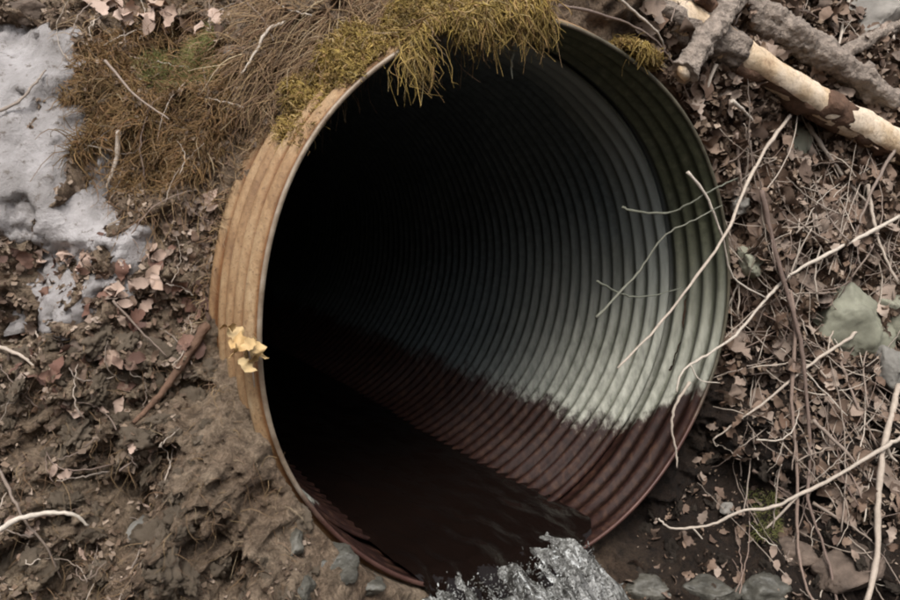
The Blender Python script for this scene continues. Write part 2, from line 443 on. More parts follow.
def w_smooth(u, z):
    u = np.clip(np.asarray(u, float), -1.7, 1.8); z = np.clip(np.asarray(z, float), -.85, 1.45)
    sh = u.shape; uf = u.ravel(); zf = z.ravel(); out = np.empty_like(uf)
    for i in range(0, len(uf), 20000):
        a = uf[i:i + 20000]; b = zf[i:i + 20000]
        out[i:i + 20000] = _tps((a[:, None] - cu) ** 2 + (b[:, None] - cz) ** 2) @ sol[:n_c] + sol[n_c] + sol[n_c + 1] * a + sol[n_c + 2] * b
    return out.reshape(sh)

STEP = 0.0055
u_core = np.arange(-1.40, 1.50, STEP)
z_core = np.arange(-0.80, 1.12, STEP)
UU, ZZ = np.meshgrid(u_core, z_core)
WS = w_smooth(UU, ZZ)
XYZ = uzw_to_xyz(UU, ZZ, WS)
rr = np.hypot(XYZ[..., 0], XYZ[..., 2])
keep = np.clip((rr - 0.60) / 0.14, 0.3, 1)
left = np.clip((-UU - 0.2) / 0.3, 0, 1)
low = np.clip((0.25 - ZZ) / 0.3, 0, 1)
big = 0.13 * fbm(UU * 3.1, ZZ * 3.1, 3, 3)
mid = 0.075 * (np.abs(fbm(UU * 9, ZZ * 9, 21, 3)) * 2 - 0.5)
fine_ = 0.034 * fbm(UU * 30, ZZ * 30, 41, 4, 0.6)
clump = (0.10 * fbm(UU * 6.5, ZZ * 6.5, 77, 2) + 0.085 * (np.abs(fbm(UU * 11, ZZ * 11, 63, 5, 0.62)) * 2 - 0.4) + 0.03 * fbm(UU * 45, ZZ * 45, 91, 3, .6)) * left * low
WN = WS + keep * (big * 0.75 + mid + fine_ + clump)
def interp_w(u, z):
    fu = np.clip((np.asarray(u, float) - u_core[0]) / STEP, 0, len(u_core) - 1.001)
    fz = np.clip((np.asarray(z, float) - z_core[0]) / STEP, 0, len(z_core) - 1.001)
    i = fu.astype(int); j = fz.astype(int); a = fu - i; b = fz - j
    return (WN[j, i] * (1 - a) + WN[j, i + 1] * a) * (1 - b) + (WN[j + 1, i] * (1 - a) + WN[j + 1, i + 1] * a) * b
def surf(u, z):
    """points and outward normals on the bank"""
    w = interp_w(u, z)
    e = 0.02
    du = (interp_w(np.asarray(u) + e, z) - interp_w(np.asarray(u) - e, z)) / (2 * e)
    dz = (interp_w(u, np.asarray(z) + e) - interp_w(u, np.asarray(z) - e)) / (2 * e)
    p = uzw_to_xyz(u, z, w)
    n = AX_U * du[..., None] + np.array([0, 0, 1.0]) * dz[..., None] - AX_W
    n /= np.linalg.norm(n, axis=-1, keepdims=True)
    return p, n

ue = np.array([.06, .15, .3, .6, 1.2, 2.5, 6, 15, 40, 90])
uall = np.concatenate([u_core[0] - ue[::-1], u_core, u_core[-1] + ue])
ze = np.array([.05, .12, .2, .3])
zall = np.concatenate([z_core, z_core[-1] + ze])
UA, ZA = np.meshgrid(uall, zall)
WA = w_smooth(UA, ZA) + 0.6 * 0.13 * fbm(np.clip(UA, -9, 9) * 3.1, ZA * 3.1, 3, 3)
WA[:len(z_core), len(ue):len(ue) + len(u_core)] = WN
# rows that carry the sheet on as stream bed, as plateau, and as an unseen slope behind the camera, added to darken the pipe
rows_u, rows_z, rows_w = [UA], [ZA], [WA]
bed = []
for d, zz in ((.06, -.82), (.2, -.84), (.5, -.86), (1.2, -.86), (2.6, -.86), (3.6, -.6), (4.6, .4), (6, 1.9), (8, 3.0), (14, 4.2), (30, 5.0), (110, 5.5)):
    bed.append((uall, np.full_like(uall, zz), WA[0] - d))
top = []
for d, zz in ((.3, 1.5), (.8, 1.62), (2, 1.7), (6, 1.75), (20, 1.8), (90, 1.8)):
    top.append((uall, np.full_like(uall, zz), WA[-1] + d))
Ug = np.vstack([np.array([b[0] for b in bed[::-1]]), UA, np.array([b[0] for b in top])])
Zg = np.vstack([np.array([b[1] for b in bed[::-1]]), ZA, np.array([b[1] for b in top])])
Wg = np.vstack([np.array([b[2] for b in bed[::-1]]), WA, np.array([b[2] for b in top])])
V = uzw_to_xyz(Ug.ravel(), Zg.ravel(), Wg.ravel())
nr, nc = Ug.shape
idx = np.arange(nr * nc).reshape(nr, nc)
Fq = np.stack([idx[:-1, :-1], idx[:-1, 1:], idx[1:, 1:], idx[1:, :-1]], -1).reshape(-1, 4)
rad = np.hypot(V[:, 0], V[:, 2])
CUT = 0.619
inside = (rad < CUT) & (V[:, 1] > -0.35)
Fq = Fq[~inside[Fq].all(1)]
used = np.zeros(len(V), bool); used[Fq.ravel()] = True
mv = inside & used
V[mv, 0] *= CUT / rad[mv]; V[mv, 2] *= CUT / rad[mv]
V[mv, 1] = np.maximum(V[mv, 1], 0.03)
remap = np.cumsum(used) - 1
V = V[used]; Fq = remap[Fq]
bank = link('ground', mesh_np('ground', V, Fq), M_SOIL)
tag(bank, kind='structure')
bvh = BVHTree.FromPolygons([tuple(p) for p in V], [tuple(f) for f in Fq.tolist()])
def hit(px, py):
    d = Vector(ray(px, py)).normalized()
    p, n, i, t = bvh.ray_cast(Vector(CAM), d)
    if p is None:
        p = Vector(at_w(px, py, 0.4)); n = -d
    if n.dot(d) > 0: n = -n
    return np.array(p), np.array(n)
def to_uz(p): return np.array([p @ AX_U, p[2]])
def region(poly):
    return np.array([to_uz(hit(*q)[0]) for q in poly])
def in_poly(u, z, poly):
    c = np.zeros(u.shape, bool); n = len(poly)
    for i in range(n):
        (x1, y1), (x2, y2) = poly[i], poly[(i + 1) % n]
        if y1 == y2: continue
        c ^= ((y1 > z) != (y2 > z)) & (u < (x2 - x1) * (z - y1) / (y2 - y1) + x1)
    return c
def scatter(poly, n):
    lo = poly.min(0); hi = poly.max(0)
    us, zs = [], []
    got = 0
    while got < n:
        u = rng.uniform(lo[0], hi[0], n); z = rng.uniform(lo[1], hi[1], n)
        k = in_poly(u, z, poly); us.append(u[k]); zs.append(z[k]); got += k.sum()
    u = np.concatenate(us)[:n]; z = np.concatenate(zs)[:n]
    p, nn = surf(u, z)
    r = np.hypot(p[:, 0], p[:, 2])
    ok = ~((r < 0.63) & (p[:, 1] > -0.2))
    return p[ok], nn[ok]

# ------------------------------------------------------------------ culvert pipe
PITCHC = 0.045
NTH = 144
th = np.arange(NTH) * 2 * PI / NTH
def ring_grid(ys, rfun):
    Y, TH = np.meshgrid(ys, th, indexing='ij')
    Rr = rfun(Y, TH)
    return np.stack([Rr * np.cos(TH), Y, Rr * np.sin(TH)], -1)
def shell(G, flip=False, closed_end=False):
    ny = G.shape[0]
    ix = np.arange(ny * NTH).reshape(ny, NTH)
    a = ix[:-1]; b = ix[1:]
    F = np.stack([a, b, np.roll(b, -1, 1), np.roll(a, -1, 1)], -1).reshape(-1, 4)
    if flip: F = F[:, ::-1]
    return G.reshape(-1, 3), F
def dent(Y, TH):          # the barrel is not a perfect circle
    return 0.007 * np.cos(2 * TH + 0.6) + 0.005 * np.cos(3 * TH + Y * 2) + 0.0022 * np.cos(7 * TH + 1 + Y * 5)
def corr(Y, TH, A): return A * (1 - .8 * np.clip((-np.sin(TH) - np.where(np.cos(TH) < 0, .76, .88)) / .08, 0, 1)) * (1 + .25 * np.sin(7 * TH + Y * 9) * np.sin(3 * TH - Y * 4)) * np.cos(2 * PI * (Y / PITCHC - TH / (2 * PI)))
culvert = empty('culvert_pipe', (0, 0, 0))
tag(culvert, 'round corrugated rusty metal culvert pipe sticking out of the bank, water pouring from it', 'culvert')
# end section inner face
ys = np.concatenate([np.linspace(0, .172, 36), [.174, .21, .26]])
def r_end(Y, TH):
    base = 0.604 + dent(Y, TH) + corr(Y, TH, 0.0058) * np.clip(Y / 0.012, 0, 1)
    return np.where(Y > 0.173, 0.611 + dent(Y, TH), base)
v1, f1 = shell(ring_grid(ys, r_end), True)
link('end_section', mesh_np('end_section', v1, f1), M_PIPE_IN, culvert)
ys = np.arange(0, 0.62, PITCHC / 9)
def r_out(Y, TH): return 0.611 + 0.012 * np.clip(Y / .03, 0, 1) + dent(Y, TH) + corr(Y, TH, 0.0068) * np.clip(Y / 0.03, 0, 1) + 0.006 * np.clip((0.02 - np.abs(Y - 0.19)) / 0.01, 0, 1)
v2, f2 = shell(ring_grid(ys, r_out))
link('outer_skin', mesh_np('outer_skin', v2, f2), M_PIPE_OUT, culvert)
# rolled rim
ph = np.linspace(0, 2 * PI, 11)
G = np.stack([np.stack([(0.6070 + dent(0, th) + 0.0048 * math.cos(q)) * np.cos(th), np.full(NTH, -0.002) + 0.004 * math.sin(q), (0.6070 + dent(0, th) + 0.0048 * math.cos(q)) * np.sin(th)], -1) for q in ph])
v3, f3 = shell(G)
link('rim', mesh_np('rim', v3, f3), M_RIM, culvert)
# barrel behind the joint
ys = np.concatenate([np.arange(.188, 3.2, PITCHC / 8), np.arange(3.2, 12.0, .25)])
def r_bar(Y, TH):
    return 0.592 + dent(Y, TH) + corr(Y, TH, 0.0084) * np.where(Y > 3.1, 0, 1) * np.clip((Y - .188) / .01, 0, 1)
Gi = ring_grid(ys, r_bar)
Go = ring_grid(np.array([.26, .188, .186]), lambda Y, TH: np.where(Y > .187, 0.601, 0.597) + dent(Y, TH))
cap = np.stack([0.01 * np.cos(th), np.full(NTH, 12.0), 0.01 * np.sin(th)], -1)[None]  # unseen end cap, added to keep stray light out of the barrel
v4, f4 = shell(np.concatenate([Go, Gi, cap]), True)
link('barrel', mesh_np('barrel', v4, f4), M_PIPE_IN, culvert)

# ------------------------------------------------------------------ water
WZ = -0.545
yw = np.concatenate([np.linspace(-0.06, 0.04, 16), np.linspace(.055, 1.2, 84), np.linspace(1.25, 11.9, 60)])
xs = np.linspace(-.31, .235, 41)
Yg, Sg = np.meshgrid(yw, xs, indexing='ij')
Xg = Sg * (1 - np.where(Sg > 0, .42, .16) * np.clip((.06 - Yg) / .12, 0, 1))
Zw = WZ + 0.012 * fbm(Xg * 26, Yg * 14, 6, 3) * np.clip((.5 - Yg) / .5, 0, 1) + 0.030 * np.clip(-Sg / .25, 0, 1.2) + 0.006 * fbm(Xg * 18, Yg * 9, 5, 3) - 0.9 * np.clip(0.035 - Yg, 0, 1) ** 1.25 - 0.012 * np.clip((0.25 - Yg) / 0.27, 0, 1) ** 2
Vw = np.stack([Xg, Yg, Zw], -1).reshape(-1, 3)
ix = np.arange(len(Vw)).reshape(Yg.shape)
Fw = np.stack([ix[:-1, :-1], ix[:-1, 1:], ix[1:, 1:], ix[1:, :-1]], -1).reshape(-1, 4)
tag(link('stream_water', mesh_np('stream_water', Vw, Fw), M_WATER), kind='structure')
# pool below
nx = 60
gx, gy = np.meshgrid(np.linspace(-1.6, 1.6, nx), np.linspace(-3.0, 0.25, nx), indexing='ij')
gz = -0.765 + 0.012 * fbm(gx * 9, gy * 9, 8, 3)
ix = np.arange(nx * nx).reshape(nx, nx)
Fp = np.stack([ix[:-1, :-1], ix[1:, :-1], ix[1:, 1:], ix[:-1, 1:]], -1).reshape(-1, 4)
tag(link('pool_water', mesh_np('pool_water', np.stack([gx, gy, gz], -1).reshape(-1, 3), Fp), M_WATER), kind='structure')
# the falling sheet: broken white water
nu_, nv_ = 260, 200
s, t = np.meshgrid(np.linspace(0, 1, nu_), np.linspace(0, 1, nv_), indexing='ij')
wob = 0.035 * fbm(t * 6, t * 0 + 1, 33, 3) * (s < .5) + 0.035 * fbm(t * 6, t * 0 + 5, 37, 3) * (s >= .5)
xx = -0.315 + 0.46 * s + (s - 0.5) * 0.10 * t + wob * np.abs(s - .5) * 2
yy = 0.10 - 0.15 * t - 0.20 * t ** 1.3
zz = WZ - 0.030 - 0.21 * np.clip(t - 0.36, 0, 1) ** 1.6 / 0.49
lump = fbm(s * 11, t * 4, 12, 4, 0.62)
spk = np.abs(fbm(s * 42, t * 16, 15, 4, 0.65))
lift = 0.050 * fbm(s * 9, t * 3, 12, 3, 0.5) + 0.012 * (0.35 - spk)
edge = np.clip(np.minimum(s, 1 - s) / 0.10, 0, 1) ** .5 * np.clip(t / 0.12, 0, 1)
zz = zz + lift * edge - 0.05 * (1 - np.clip(np.minimum(s, 1 - s) / 0.10, 0, 1)) ** 2 + 0.022 * np.clip((s - .72) / .15, 0, 1) * np.clip(t / .3, 0, 1) + 0.018 * np.clip((.6 - s) / .3, 0, 1)
yy = yy - 0.5 * np.abs(lift) * edge
ix = np.arange(nu_ * nv_).reshape(nu_, nv_)
Ff = np.stack([ix[:-1, :-1], ix[:-1, 1:], ix[1:, 1:], ix[1:, :-1]], -1).reshape(-1, 4)
foamV = np.stack([xx, yy, zz], -1).reshape(-1, 3)
# droplets and little jets
nd = 2200
ds = rng.uniform(0.04, .86, nd); dt = rng.uniform(0.25, 1.0, nd)
dx = -0.31 + 0.5 * ds; dy = 0.03 - 0.30 * dt; dz = WZ - 0.2 * np.clip(dt - 0.22, 0, 1) ** 1.5 / 0.69 + np.abs(rng.normal(0, 0.020, nd)) - 0.008
ln = rng.uniform(0.003, 0.012, nd)
dirs = rng.normal(0, 1, (nd, 3)) * np.array([.5, .5, .4]) + np.array([0, -.4, .7]); dirs /= np.linalg.norm(dirs, axis=1, keepdims=True)
base = np.stack([dx, dy, dz], -1)
tt = np.linspace(0, 1, 4)
Pd = base[:, None] + dirs[:, None] * (ln[:, None, None] * tt[None, :, None])
Rdp = np.array([.15, 1, .9, .1])[None] * rng.uniform(.0008, .0024, nd)[:, None]
dv, df, _ = tubes(Pd, Rdp, 5)
fo = link('white_water', mesh_np('white_water', np.vstack([foamV, dv]), np.vstack([Ff, df + len(foamV)])), M_FOAM)
tag(fo, 'white foaming water spilling over the lower lip of the culvert', 'white water', kind='stuff')

# ------------------------------------------------------------------ snow patches
def snow(poly, label, thick, seed):
    pl = region(poly)
    lo = pl.min(0) - 0.03; hi = pl.max(0) + 0.03
    st = 0.008
    U, Z = np.meshgrid(np.arange(lo[0], hi[0], st), np.arange(lo[1], hi[1], st))
    # distance to the outline, signed
    d = np.full(U.shape, 9.0)
    n = len(pl)
    for i in range(n):
        a, b = pl[i], pl[(i + 1) % n]; ab = b - a
        tpar = np.clip(((U - a[0]) * ab[0] + (Z - a[1]) * ab[1]) / (ab @ ab), 0, 1)
        d = np.minimum(d, np.hypot(U - a[0] - tpar * ab[0], Z - a[1] - tpar * ab[1]))
    d = np.where(in_poly(U, Z, pl), d, -d) + 0.010 + 0.075 * fbm(U * 13, Z * 13, seed, 5, 0.65)
    off = thick * np.clip(d / 0.06, -1.5, 1) + 0.018 * fbm(U * 11, Z * 11, seed + 5, 4, .6)
    # smoothed bank
    k = 5; Wb = sum(interp_w(U + a * .02, Z + b * .02) for a in range(-2, 3) for b in range(-2, 3)) / 25
    W = Wb - off
    ix = np.arange(U.size).reshape(U.shape)
    F = np.stack([ix[:-1, :-1], ix[:-1, 1:], ix[1:, 1:], ix[1:, :-1]], -1).reshape(-1, 4)
    F = F[(d.ravel()[F] > -0.03).any(1)]
    use = np.zeros(U.size, bool); use[F.ravel()] = True
    rm = np.cumsum(use) - 1
    vv = uzw_to_xyz(U, Z, W).reshape(-1, 3)[use]
    o = link('snow_patch', mesh_np('snow_patch', vv, rm[F]), M_SNOW)
    tag(o, label, 'snow patch', 'old snow on the left bank')
snow([(-40, 35), (20, 22), (66, 40), (62, 110), (78, 150), (105, 185), (148, 238), (124, 256), (70, 255), (25, 232), (-40, 218)], 'large smooth pale grey patch of old snow along the left edge', 0.045, 5)
snow([(25, 292), (55, 270), (95, 262), (112, 290), (92, 312), (36, 318)], 'small pale grey patch of old snow below the large one', 0.035, 31)

# ------------------------------------------------------------------ stones
def stone(px, py, sx, sy, mat, label, rot=0.0, depth=0.6, sink=0.3, seed=0, group='stones on the banks', name='stone'):
    p, n = hit(px, py)
    dist = np.linalg.norm(p - CAM)
    a, b = sx / FPX * dist / 2, sy / FPX * dist / 2
    bm = bmesh.new()
    bmesh.ops.create_icosphere(bm, subdivisions=5, radius=1)
    rs = random.Random(seed * 7 + int(px))
    planes = [(Vector((rs.gauss(0, 1), rs.gauss(0, 1), rs.gauss(0, 1))).normalized(), rs.uniform(.5, .85)) for _ in range(11)]
    for v in bm.verts:
        c = v.co.copy()
        for (pn, pd) in planes:
            q = c.dot(pn) - pd
            if q > 0: c -= pn * q * 0.9
        c *= 1.12 + 0.26 * mnoise.noise(c * 1.9 + Vector((seed, px, py))) + 0.04 * mnoise.noise(c * 7)
        c *= 1 + 0.05 * mnoise.noise(c * 13) + 0.03 * mnoise.noise(c * 27)
        v.co = Vector((c.x * a, c.y * min(a, b) * depth * 2, c.z * b))
    me = bpy.data.meshes.new(name); bm.to_mesh(me); bm.free()
    for f in me.polygons: f.use_smooth = True
    o = link(name, me, mat)
    o.rotation_euler = (rs.uniform(-.25, .25), rot, -YAW + rs.uniform(-.3, .3))
    o.location = p - n * (min(a, b) * sink)
    return tag(o, label, 'stone', group)
stone(872, 334, 66, 72, M_STONE_GREEN, 'large flat pale green grey stone at right edge in leaf litter', .5, .35, -.5, 1)
stone(798, 142, 42, 30, M_STONE_GREEN, 'flat greenish stone just below the peeled log', .4, .4, -.5, 2)
stone(893, 318, 28, 44, M_STONE_GREEN, 'narrow dark green stone leaning against the large flat stone at right edge', -.1, .5, .2, 3)
stone(752, 268, 34, 34, M_STONE_GREEN, 'small greenish stone beside the right side of the pipe mouth', .2, .5, .2, 4)
stone(866, 24, 62, 44, M_STONE, 'dark grey stone behind the logs in the upper right corner', -.3, .5, .2, 5)
stone(893, 365, 34, 42, M_STONE, 'grey stone under the large flat stone at right edge', .2, .5, .2, 6)
stone(786, 552, 48, 26, M_STONE_BROWN, 'small brown stone among roots near the bottom right', .1, .6, .2, 7)
stone(850, 572, 80, 40, M_STONE_BROWN, 'broad brown stone at the bottom right corner', -.15, .5, .65, 8)
stone(730, 510, 22, 12, M_STONE, 'small pale stone under the long curved twig at bottom right', .1, .6, .1, 9)
stone(650, 590, 74, 34, M_STONE_WET, 'wet grey stone right of the white water', .05, .6, .65, 10)
stone(712, 588, 60, 34, M_STONE_WET, 'wet dark stone at the bottom edge, second from the white water', -.1, .6, .65, 11)
stone(762, 590, 56, 30, M_STONE_WET, 'wet dark stone at the bottom edge, third from the white water', .1, .6, .65, 12)
stone(330, 560, 54, 40, M_STONE_WET, 'wet stone wedged under the left lower lip of the pipe', .3, .6, .7, 13)
stone(298, 545, 34, 34, M_STONE_WET, 'small wet stone left of the pipe lip', -.2, .6, .7, 14)
stone(372, 590, 50, 30, M_STONE_WET, 'wet stone beside the white water at the bottom edge', 0, .6, .7, 15)
stone(305, 588, 44, 30, M_STONE_WET, 'dark wet stone at the bottom edge left of the pipe', .2, .6, .7, 16)
stone(140, 532, 50, 20, M_STONE, 'flat purplish grey stone above a hollow in the left mud bank', -.18, .9, -.1, 17)
stone(92, 348, 32, 24, M_STONE_BROWN, 'small tan stone below the small snow patch', .3, .6, .2, 18)
stone(232, 53, 20, 17, M_STONE, 'small round pale stone right of the brown tuft', 0, .8, 0, 19)
stone(28, 10, 30, 22, M_STONE_BROWN, 'pale brown stone at the top left corner', 0, .6, 0, 20)
stone(742, 205, 22, 18, M_STONE, 'small grey stone close to the right rim of the pipe', 0, .6, 0, 21)

# mud clods on the lower left bank
def clods(n, poly, seed, mat=None, kind='crumbly brown', group='mud clods on the lower left bank', r0=.008, r1=.026):
    P, Nn = scatter(region(poly), n)
    protos = []
    for k in range(7):
        bm = bmesh.new(); bmesh.ops.create_icosphere(bm, subdivisions=4, radius=1)
        for v in bm.verts:
            c = v.co.copy()
            v.co = c * (1 + .6 * mnoise.noise(c * 1.6 + Vector((k * 9.1, 3, 1))) + .42 * mnoise.noise(c * 3.7 + Vector((k, 8, 2))) + .25 * mnoise.noise(c * 8))
            v.co.z *= .7
        me = bpy.data.meshes.new('mud_clod'); bm.to_mesh(me); bm.free(); me.materials.append(mat or M_CLOD)
        for f in me.polygons: f.use_smooth = True
        protos.append(me)
    for i in range(len(P)):
        o = link('mud_clod', protos[i % 7], None)
        r = random.uniform(r0, r1) * (1.5 if random.random() < .12 else 1)
        o.scale = (r * random.uniform(.8, 1.5), r, r * random.uniform(.7, 1))
        o.rotation_euler = (random.uniform(0, 6), random.uniform(0, 6), random.uniform(0, 6))
        o.location = P[i] - Nn[i] * r * .35
        tag(o, ('large' if r > .022 else 'small') + ' ' + kind + ' mud clod ' + whereabouts(P[i]), 'mud clod', group)
clods(120, [(-20, 330), (120, 330), (215, 360), (265, 420), (300, 520), (310, 598), (-20, 598)], 3)

M_CLOD_DARK = mat_simple('dark_clod', [(0.0, (0.060, 0.045, 0.034)), (0.5, (0.09, 0.07, 0.054)), (1.0, (0.04, 0.03, 0.023))], 0.85, 34, 0.6, 0.9, bdist=0.012)
clods(55, [(215, 395), (265, 430), (330, 560), (300, 598), (200, 598)], 5, r0=.006, r1=.016)
clods(60, [(690, 470), (800, 450), (900, 560), (900, 600), (615, 600)], 6, M_CLOD_DARK, 'dark', 'dark clods at the foot of the right bank', .008, .022)

# ------------------------------------------------------------------ logs, branches, twigs
def catmull(P, per=8):
    P = [np.asarray(p, float) for p in P]
    Q = [2 * P[0] - P[1]] + P + [2 * P[-1] - P[-2]]
    out = []
    for i in range(1, len(Q) - 2):
        for k in range(per):
            t = k / per
            out.append(.5 * (2 * Q[i] + (Q[i + 1] - Q[i - 1]) * t + (2 * Q[i - 1] - 5 * Q[i] + 4 * Q[i + 1] - Q[i + 2]) * t * t + (3 * Q[i] - Q[i - 1] - 3 * Q[i + 1] + Q[i + 2]) * t ** 3))
    out.append(P[-1])
    return np.array(out)
def tube_mesh(name, path, radii, sides=8, rough=0.0, seed=0, arc=None):
    path = np.asarray(path); K = len(path)
    T = np.gradient(path, axis=0); T /= np.linalg.norm(T, axis=1, keepdims=True) + 1e-9
    ref = np.array([0, 0, 1.0]) if abs(T[K // 2][2]) < .8 else AX_U
    A = np.cross(T, ref); A /= np.linalg.norm(A, axis=1, keepdims=True)
    B = np.cross(A, T)
    if arc is None: ang = np.arange(sides) * 2 * PI / sides
    else: ang = np.linspace(arc[0], arc[1], sides)
    rad = np.asarray(radii)[:, None] * np.ones(sides)[None]
    if rough:
        s = np.cumsum(np.r_[0, np.linalg.norm(np.diff(path, axis=0), axis=1)])
        base = max(radii)
        S, AN = np.meshgrid(s / base, ang, indexing='ij')
        rad = rad * (1 + rough * (fbm(S * .55 + seed * 3.3, np.cos(AN) * 1.6 + 7, seed, 5, .7) + fbm(S * .55, np.sin(AN) * 1.6 + 3, seed + 9, 5, .7)))
    Vv = path[:, None] + rad[..., None] * (np.cos(ang)[None, :, None] * A[:, None] + np.sin(ang)[None, :, None] * B[:, None])
    bm = bmesh.new()
    vs = [[bm.verts.new(q) for q in r_] for r_ in Vv]
    for i in range(K - 1):
        for j in range(sides if arc is None else sides - 1):
            j2 = (j + 1) % sides
            f = bm.faces.new((vs[i][j], vs[i][j2], vs[i + 1][j2], vs[i + 1][j])); f.smooth = True
    if arc is None:
        bm.faces.new(vs[0][::-1]); bm.faces.new(vs[-1])
    bmesh.ops.recalc_face_normals(bm, faces=bm.faces)
    me = bpy.data.meshes.new(name); bm.to_mesh(me); bm.free()
    if arc is not None: pass
    return me
def pts_on_bank(pix, lift):
    out = []
    for q in pix:
        if len(q) == 3:
            h, _n = hit(q[0], q[1])
            out.append(at_w(q[0], q[1], min(q[2], h @ AX_W - .045)))
        else:
            p, n = hit(*q); d = p - CAM; out.append(p - d / np.linalg.norm(d) * lift)
    return out
def smooth_depth(P, strength=2):
    """keep a stick stiff: even out the depth along it"""
    P = np.array(P); dep = (P - CAM) @ AX_W
    if len(P) > 2:
        x = np.linspace(0, 1, len(P))
        line = np.polyval(np.polyfit(x, dep, 1 if len(P) < 5 else 2), x)
        line -= max(0, (line - dep).max() * .6)
        P = CAM + (P - CAM) * (line / dep)[:, None]
    return P
PX = lambda p: np.linalg.norm(np.asarray(p) - CAM) / FPX       # metres per pixel at p

# main log: barked at its upper left end, peeled towards the right
def log_axis(pix, lift):
    a, b = [np.array(q) for q in pts_on_bank([pix[0], pix[-1]], lift)]
    return a, b
def make_log():
    wa, wb = seat((640, -4), (905, 150), 15, .4)
    a = at_w(622, -12, wa); b = at_w(915, 156, wb)
    root = empty('fallen_log', a)
    root['label'] = 'fallen log with pale peeled wood and brown bark left in patches, upper right'
    root['category'] = 'log'
    root['group'] = 'logs lying on the upper right bank'
    L = np.linspace(0, 1, 60)
    path = a[None] + (b - a)[None] * L[:, None] + np.array([0, 0, 1])[None] * (0.006 * np.sin(L * 7))[:, None]
    loc = path - a
    r = .041 + .003 * np.sin(L * 9)
    link('peeled_wood', tube_mesh('peeled_wood', loc, r, 24, .12, 3), M_WOOD, root)
    i0, i1 = 0, 21
    link('bark', tube_mesh('bark', loc[i0:i1], r[i0:i1] + .009, 32, .26, 5), M_BARK, root)
    i0, i1 = 36, 43
    link('bark', tube_mesh('bark', loc[i0:i1], (r[i0:i1] + .0015) * np.array([.96, 1.04, 1.0, 1.03, 1.06, 1.0, .94]), 24, .34, 6), M_BARK_DARK, root)
    link('bark', tube_mesh('bark', loc[20:60], r[20:60] + .004, 13, .34, 7, arc=(PI * 1.02, PI * 1.75)), M_BARK_DARK, root)
    return root
def seat(pA, pB, rpx, lift=0.2):
    """depths of both ends so that a straight log lies on the bank"""
    ts = np.linspace(.08, .92, 12)
    hw_ = np.array([hit(pA[0] + (pB[0] - pA[0]) * t, pA[1] + (pB[1] - pA[1]) * t)[0] @ AX_W for t in ts])
    k = np.polyfit(ts, hw_, 1)
    line = np.polyval(k, ts)
    sh = np.percentile(line - hw_, 80) + lift * rpx * .0024
    return k[1] - sh, k[0] + k[1] - sh
def simple_log(pA, pB, wA, wB, rpx, mat, label, rough=.34, n=110, sides=32, bend=.01, seed=1, stubs=()):
    wA, wB = (lambda q: (q[0] - wA, q[1] - wB))(seat(pA, pB, rpx))
    a = at_w(*pA, wA); b = at_w(*pB, wB)
    L = np.linspace(0, 1, n)
    root = empty('fallen_branch', a)
    path = (b - a)[None] * L[:, None] + np.array([0, 0, 1])[None] * (bend * np.sin(L * PI))[:, None]
    r = rpx * PX(a) * (1 - .12 * L)
    link('stem', tube_mesh('stem', path, r, sides, rough, seed), mat, root)
    for (f, du, dz_, ln_) in stubs:
        p0 = path[int(f * (n - 1))]
        d = AX_U * du + np.array([0, 0, dz_]) - AX_W * .4
        link('side_stub', tube_mesh('side_stub', [p0, p0 + d * ln_ * .5, p0 + d * ln_], [r[0] * .5, r[0] * .4, r[0] * .3], 8), mat, root)
    tag(root, label, 'branch', 'logs lying on the upper right bank')
    return root, path, r
make_log()
simple_log((738, 4), (905, 112), .0, .0, 14, M_BARK, 'thick grey barked branch lying behind the pale peeled log', stubs=((.35, -.4, .9, .06), (.7, .5, .8, .05)))
rt, pth, rd = simple_log((684, 72), (742, -12), .06, .06, 11.5, M_BARK, 'stout grey broken branch crossing over the log, splintered end towards the pipe', bend=.004, seed=4)
e0 = pth[0]; ed = pth[1] - pth[0]; ed /= np.linalg.norm(ed)
link('broken_end', tube_mesh('broken_end', [e0 - ed * .012, e0 - ed * .004, e0 + ed * .01], [.005, .016, .019], 14, .5, 9), M_WOOD, rt)
simple_log((838, 58), (908, 22), .01, .01, 6.5, M_BARK, 'pale grey stick at the upper right edge above the grey branch', seed=6, sides=12)
simple_log((700, -8), (735, 60), .0, .0, 8, M_BARK_DARK, 'brown rotten branch stub behind the broken branch', seed=8, sides=12)

def twig(pix, px_r, mat, label, lift=.012, group='dry twigs and roots right of the pipe', taper=.45, sub=(), name='twig', cat='twig', stiff=True):
    P = pts_on_bank(pix, lift)
    if stiff: P = smooth_depth(P)
    path = catmull(P, 6)
    root_p = path[0].copy()
    sc = np.mean([PX(p) for p in P])
    L = np.linspace(0, 1, len(path))
    jit = np.array([[random.gauss(0, 1) for _ in range(3)] for _ in range(len(path))]) * sc * .35
    r = px_r * sc * (1 - (1 - taper) * L) * (1 + .12 * np.sin(L * 37 + px_r * 5))
    if not sub:
        o = link(name, tube_mesh(name, path + jit - root_p, r, 7), mat); o.location = root_p
    else:
        o = empty(name, root_p)
        link('stem', tube_mesh('stem', path + jit - root_p, r, 7), mat, o)
        for sp in sub:
            Q = np.array(pts_on_bank([s_ for s_ in sp], lift))
            k = np.linalg.norm(path - Q[0], axis=1).argmin()
            Qd = (Q - CAM) @ AX_W; pdp = (path[k] - CAM) @ AX_W
            Q = CAM + (Q - CAM) * (pdp / Qd)[:, None]
            Q[0] = path[k]
            qp = catmull(list(Q), 5)
            link('side_twig', tube_mesh('side_twig', qp - root_p, np.linspace(r[k] * .7, r[k] * .35, len(qp)), 6), mat, o)
    return tag(o, label, cat, group)

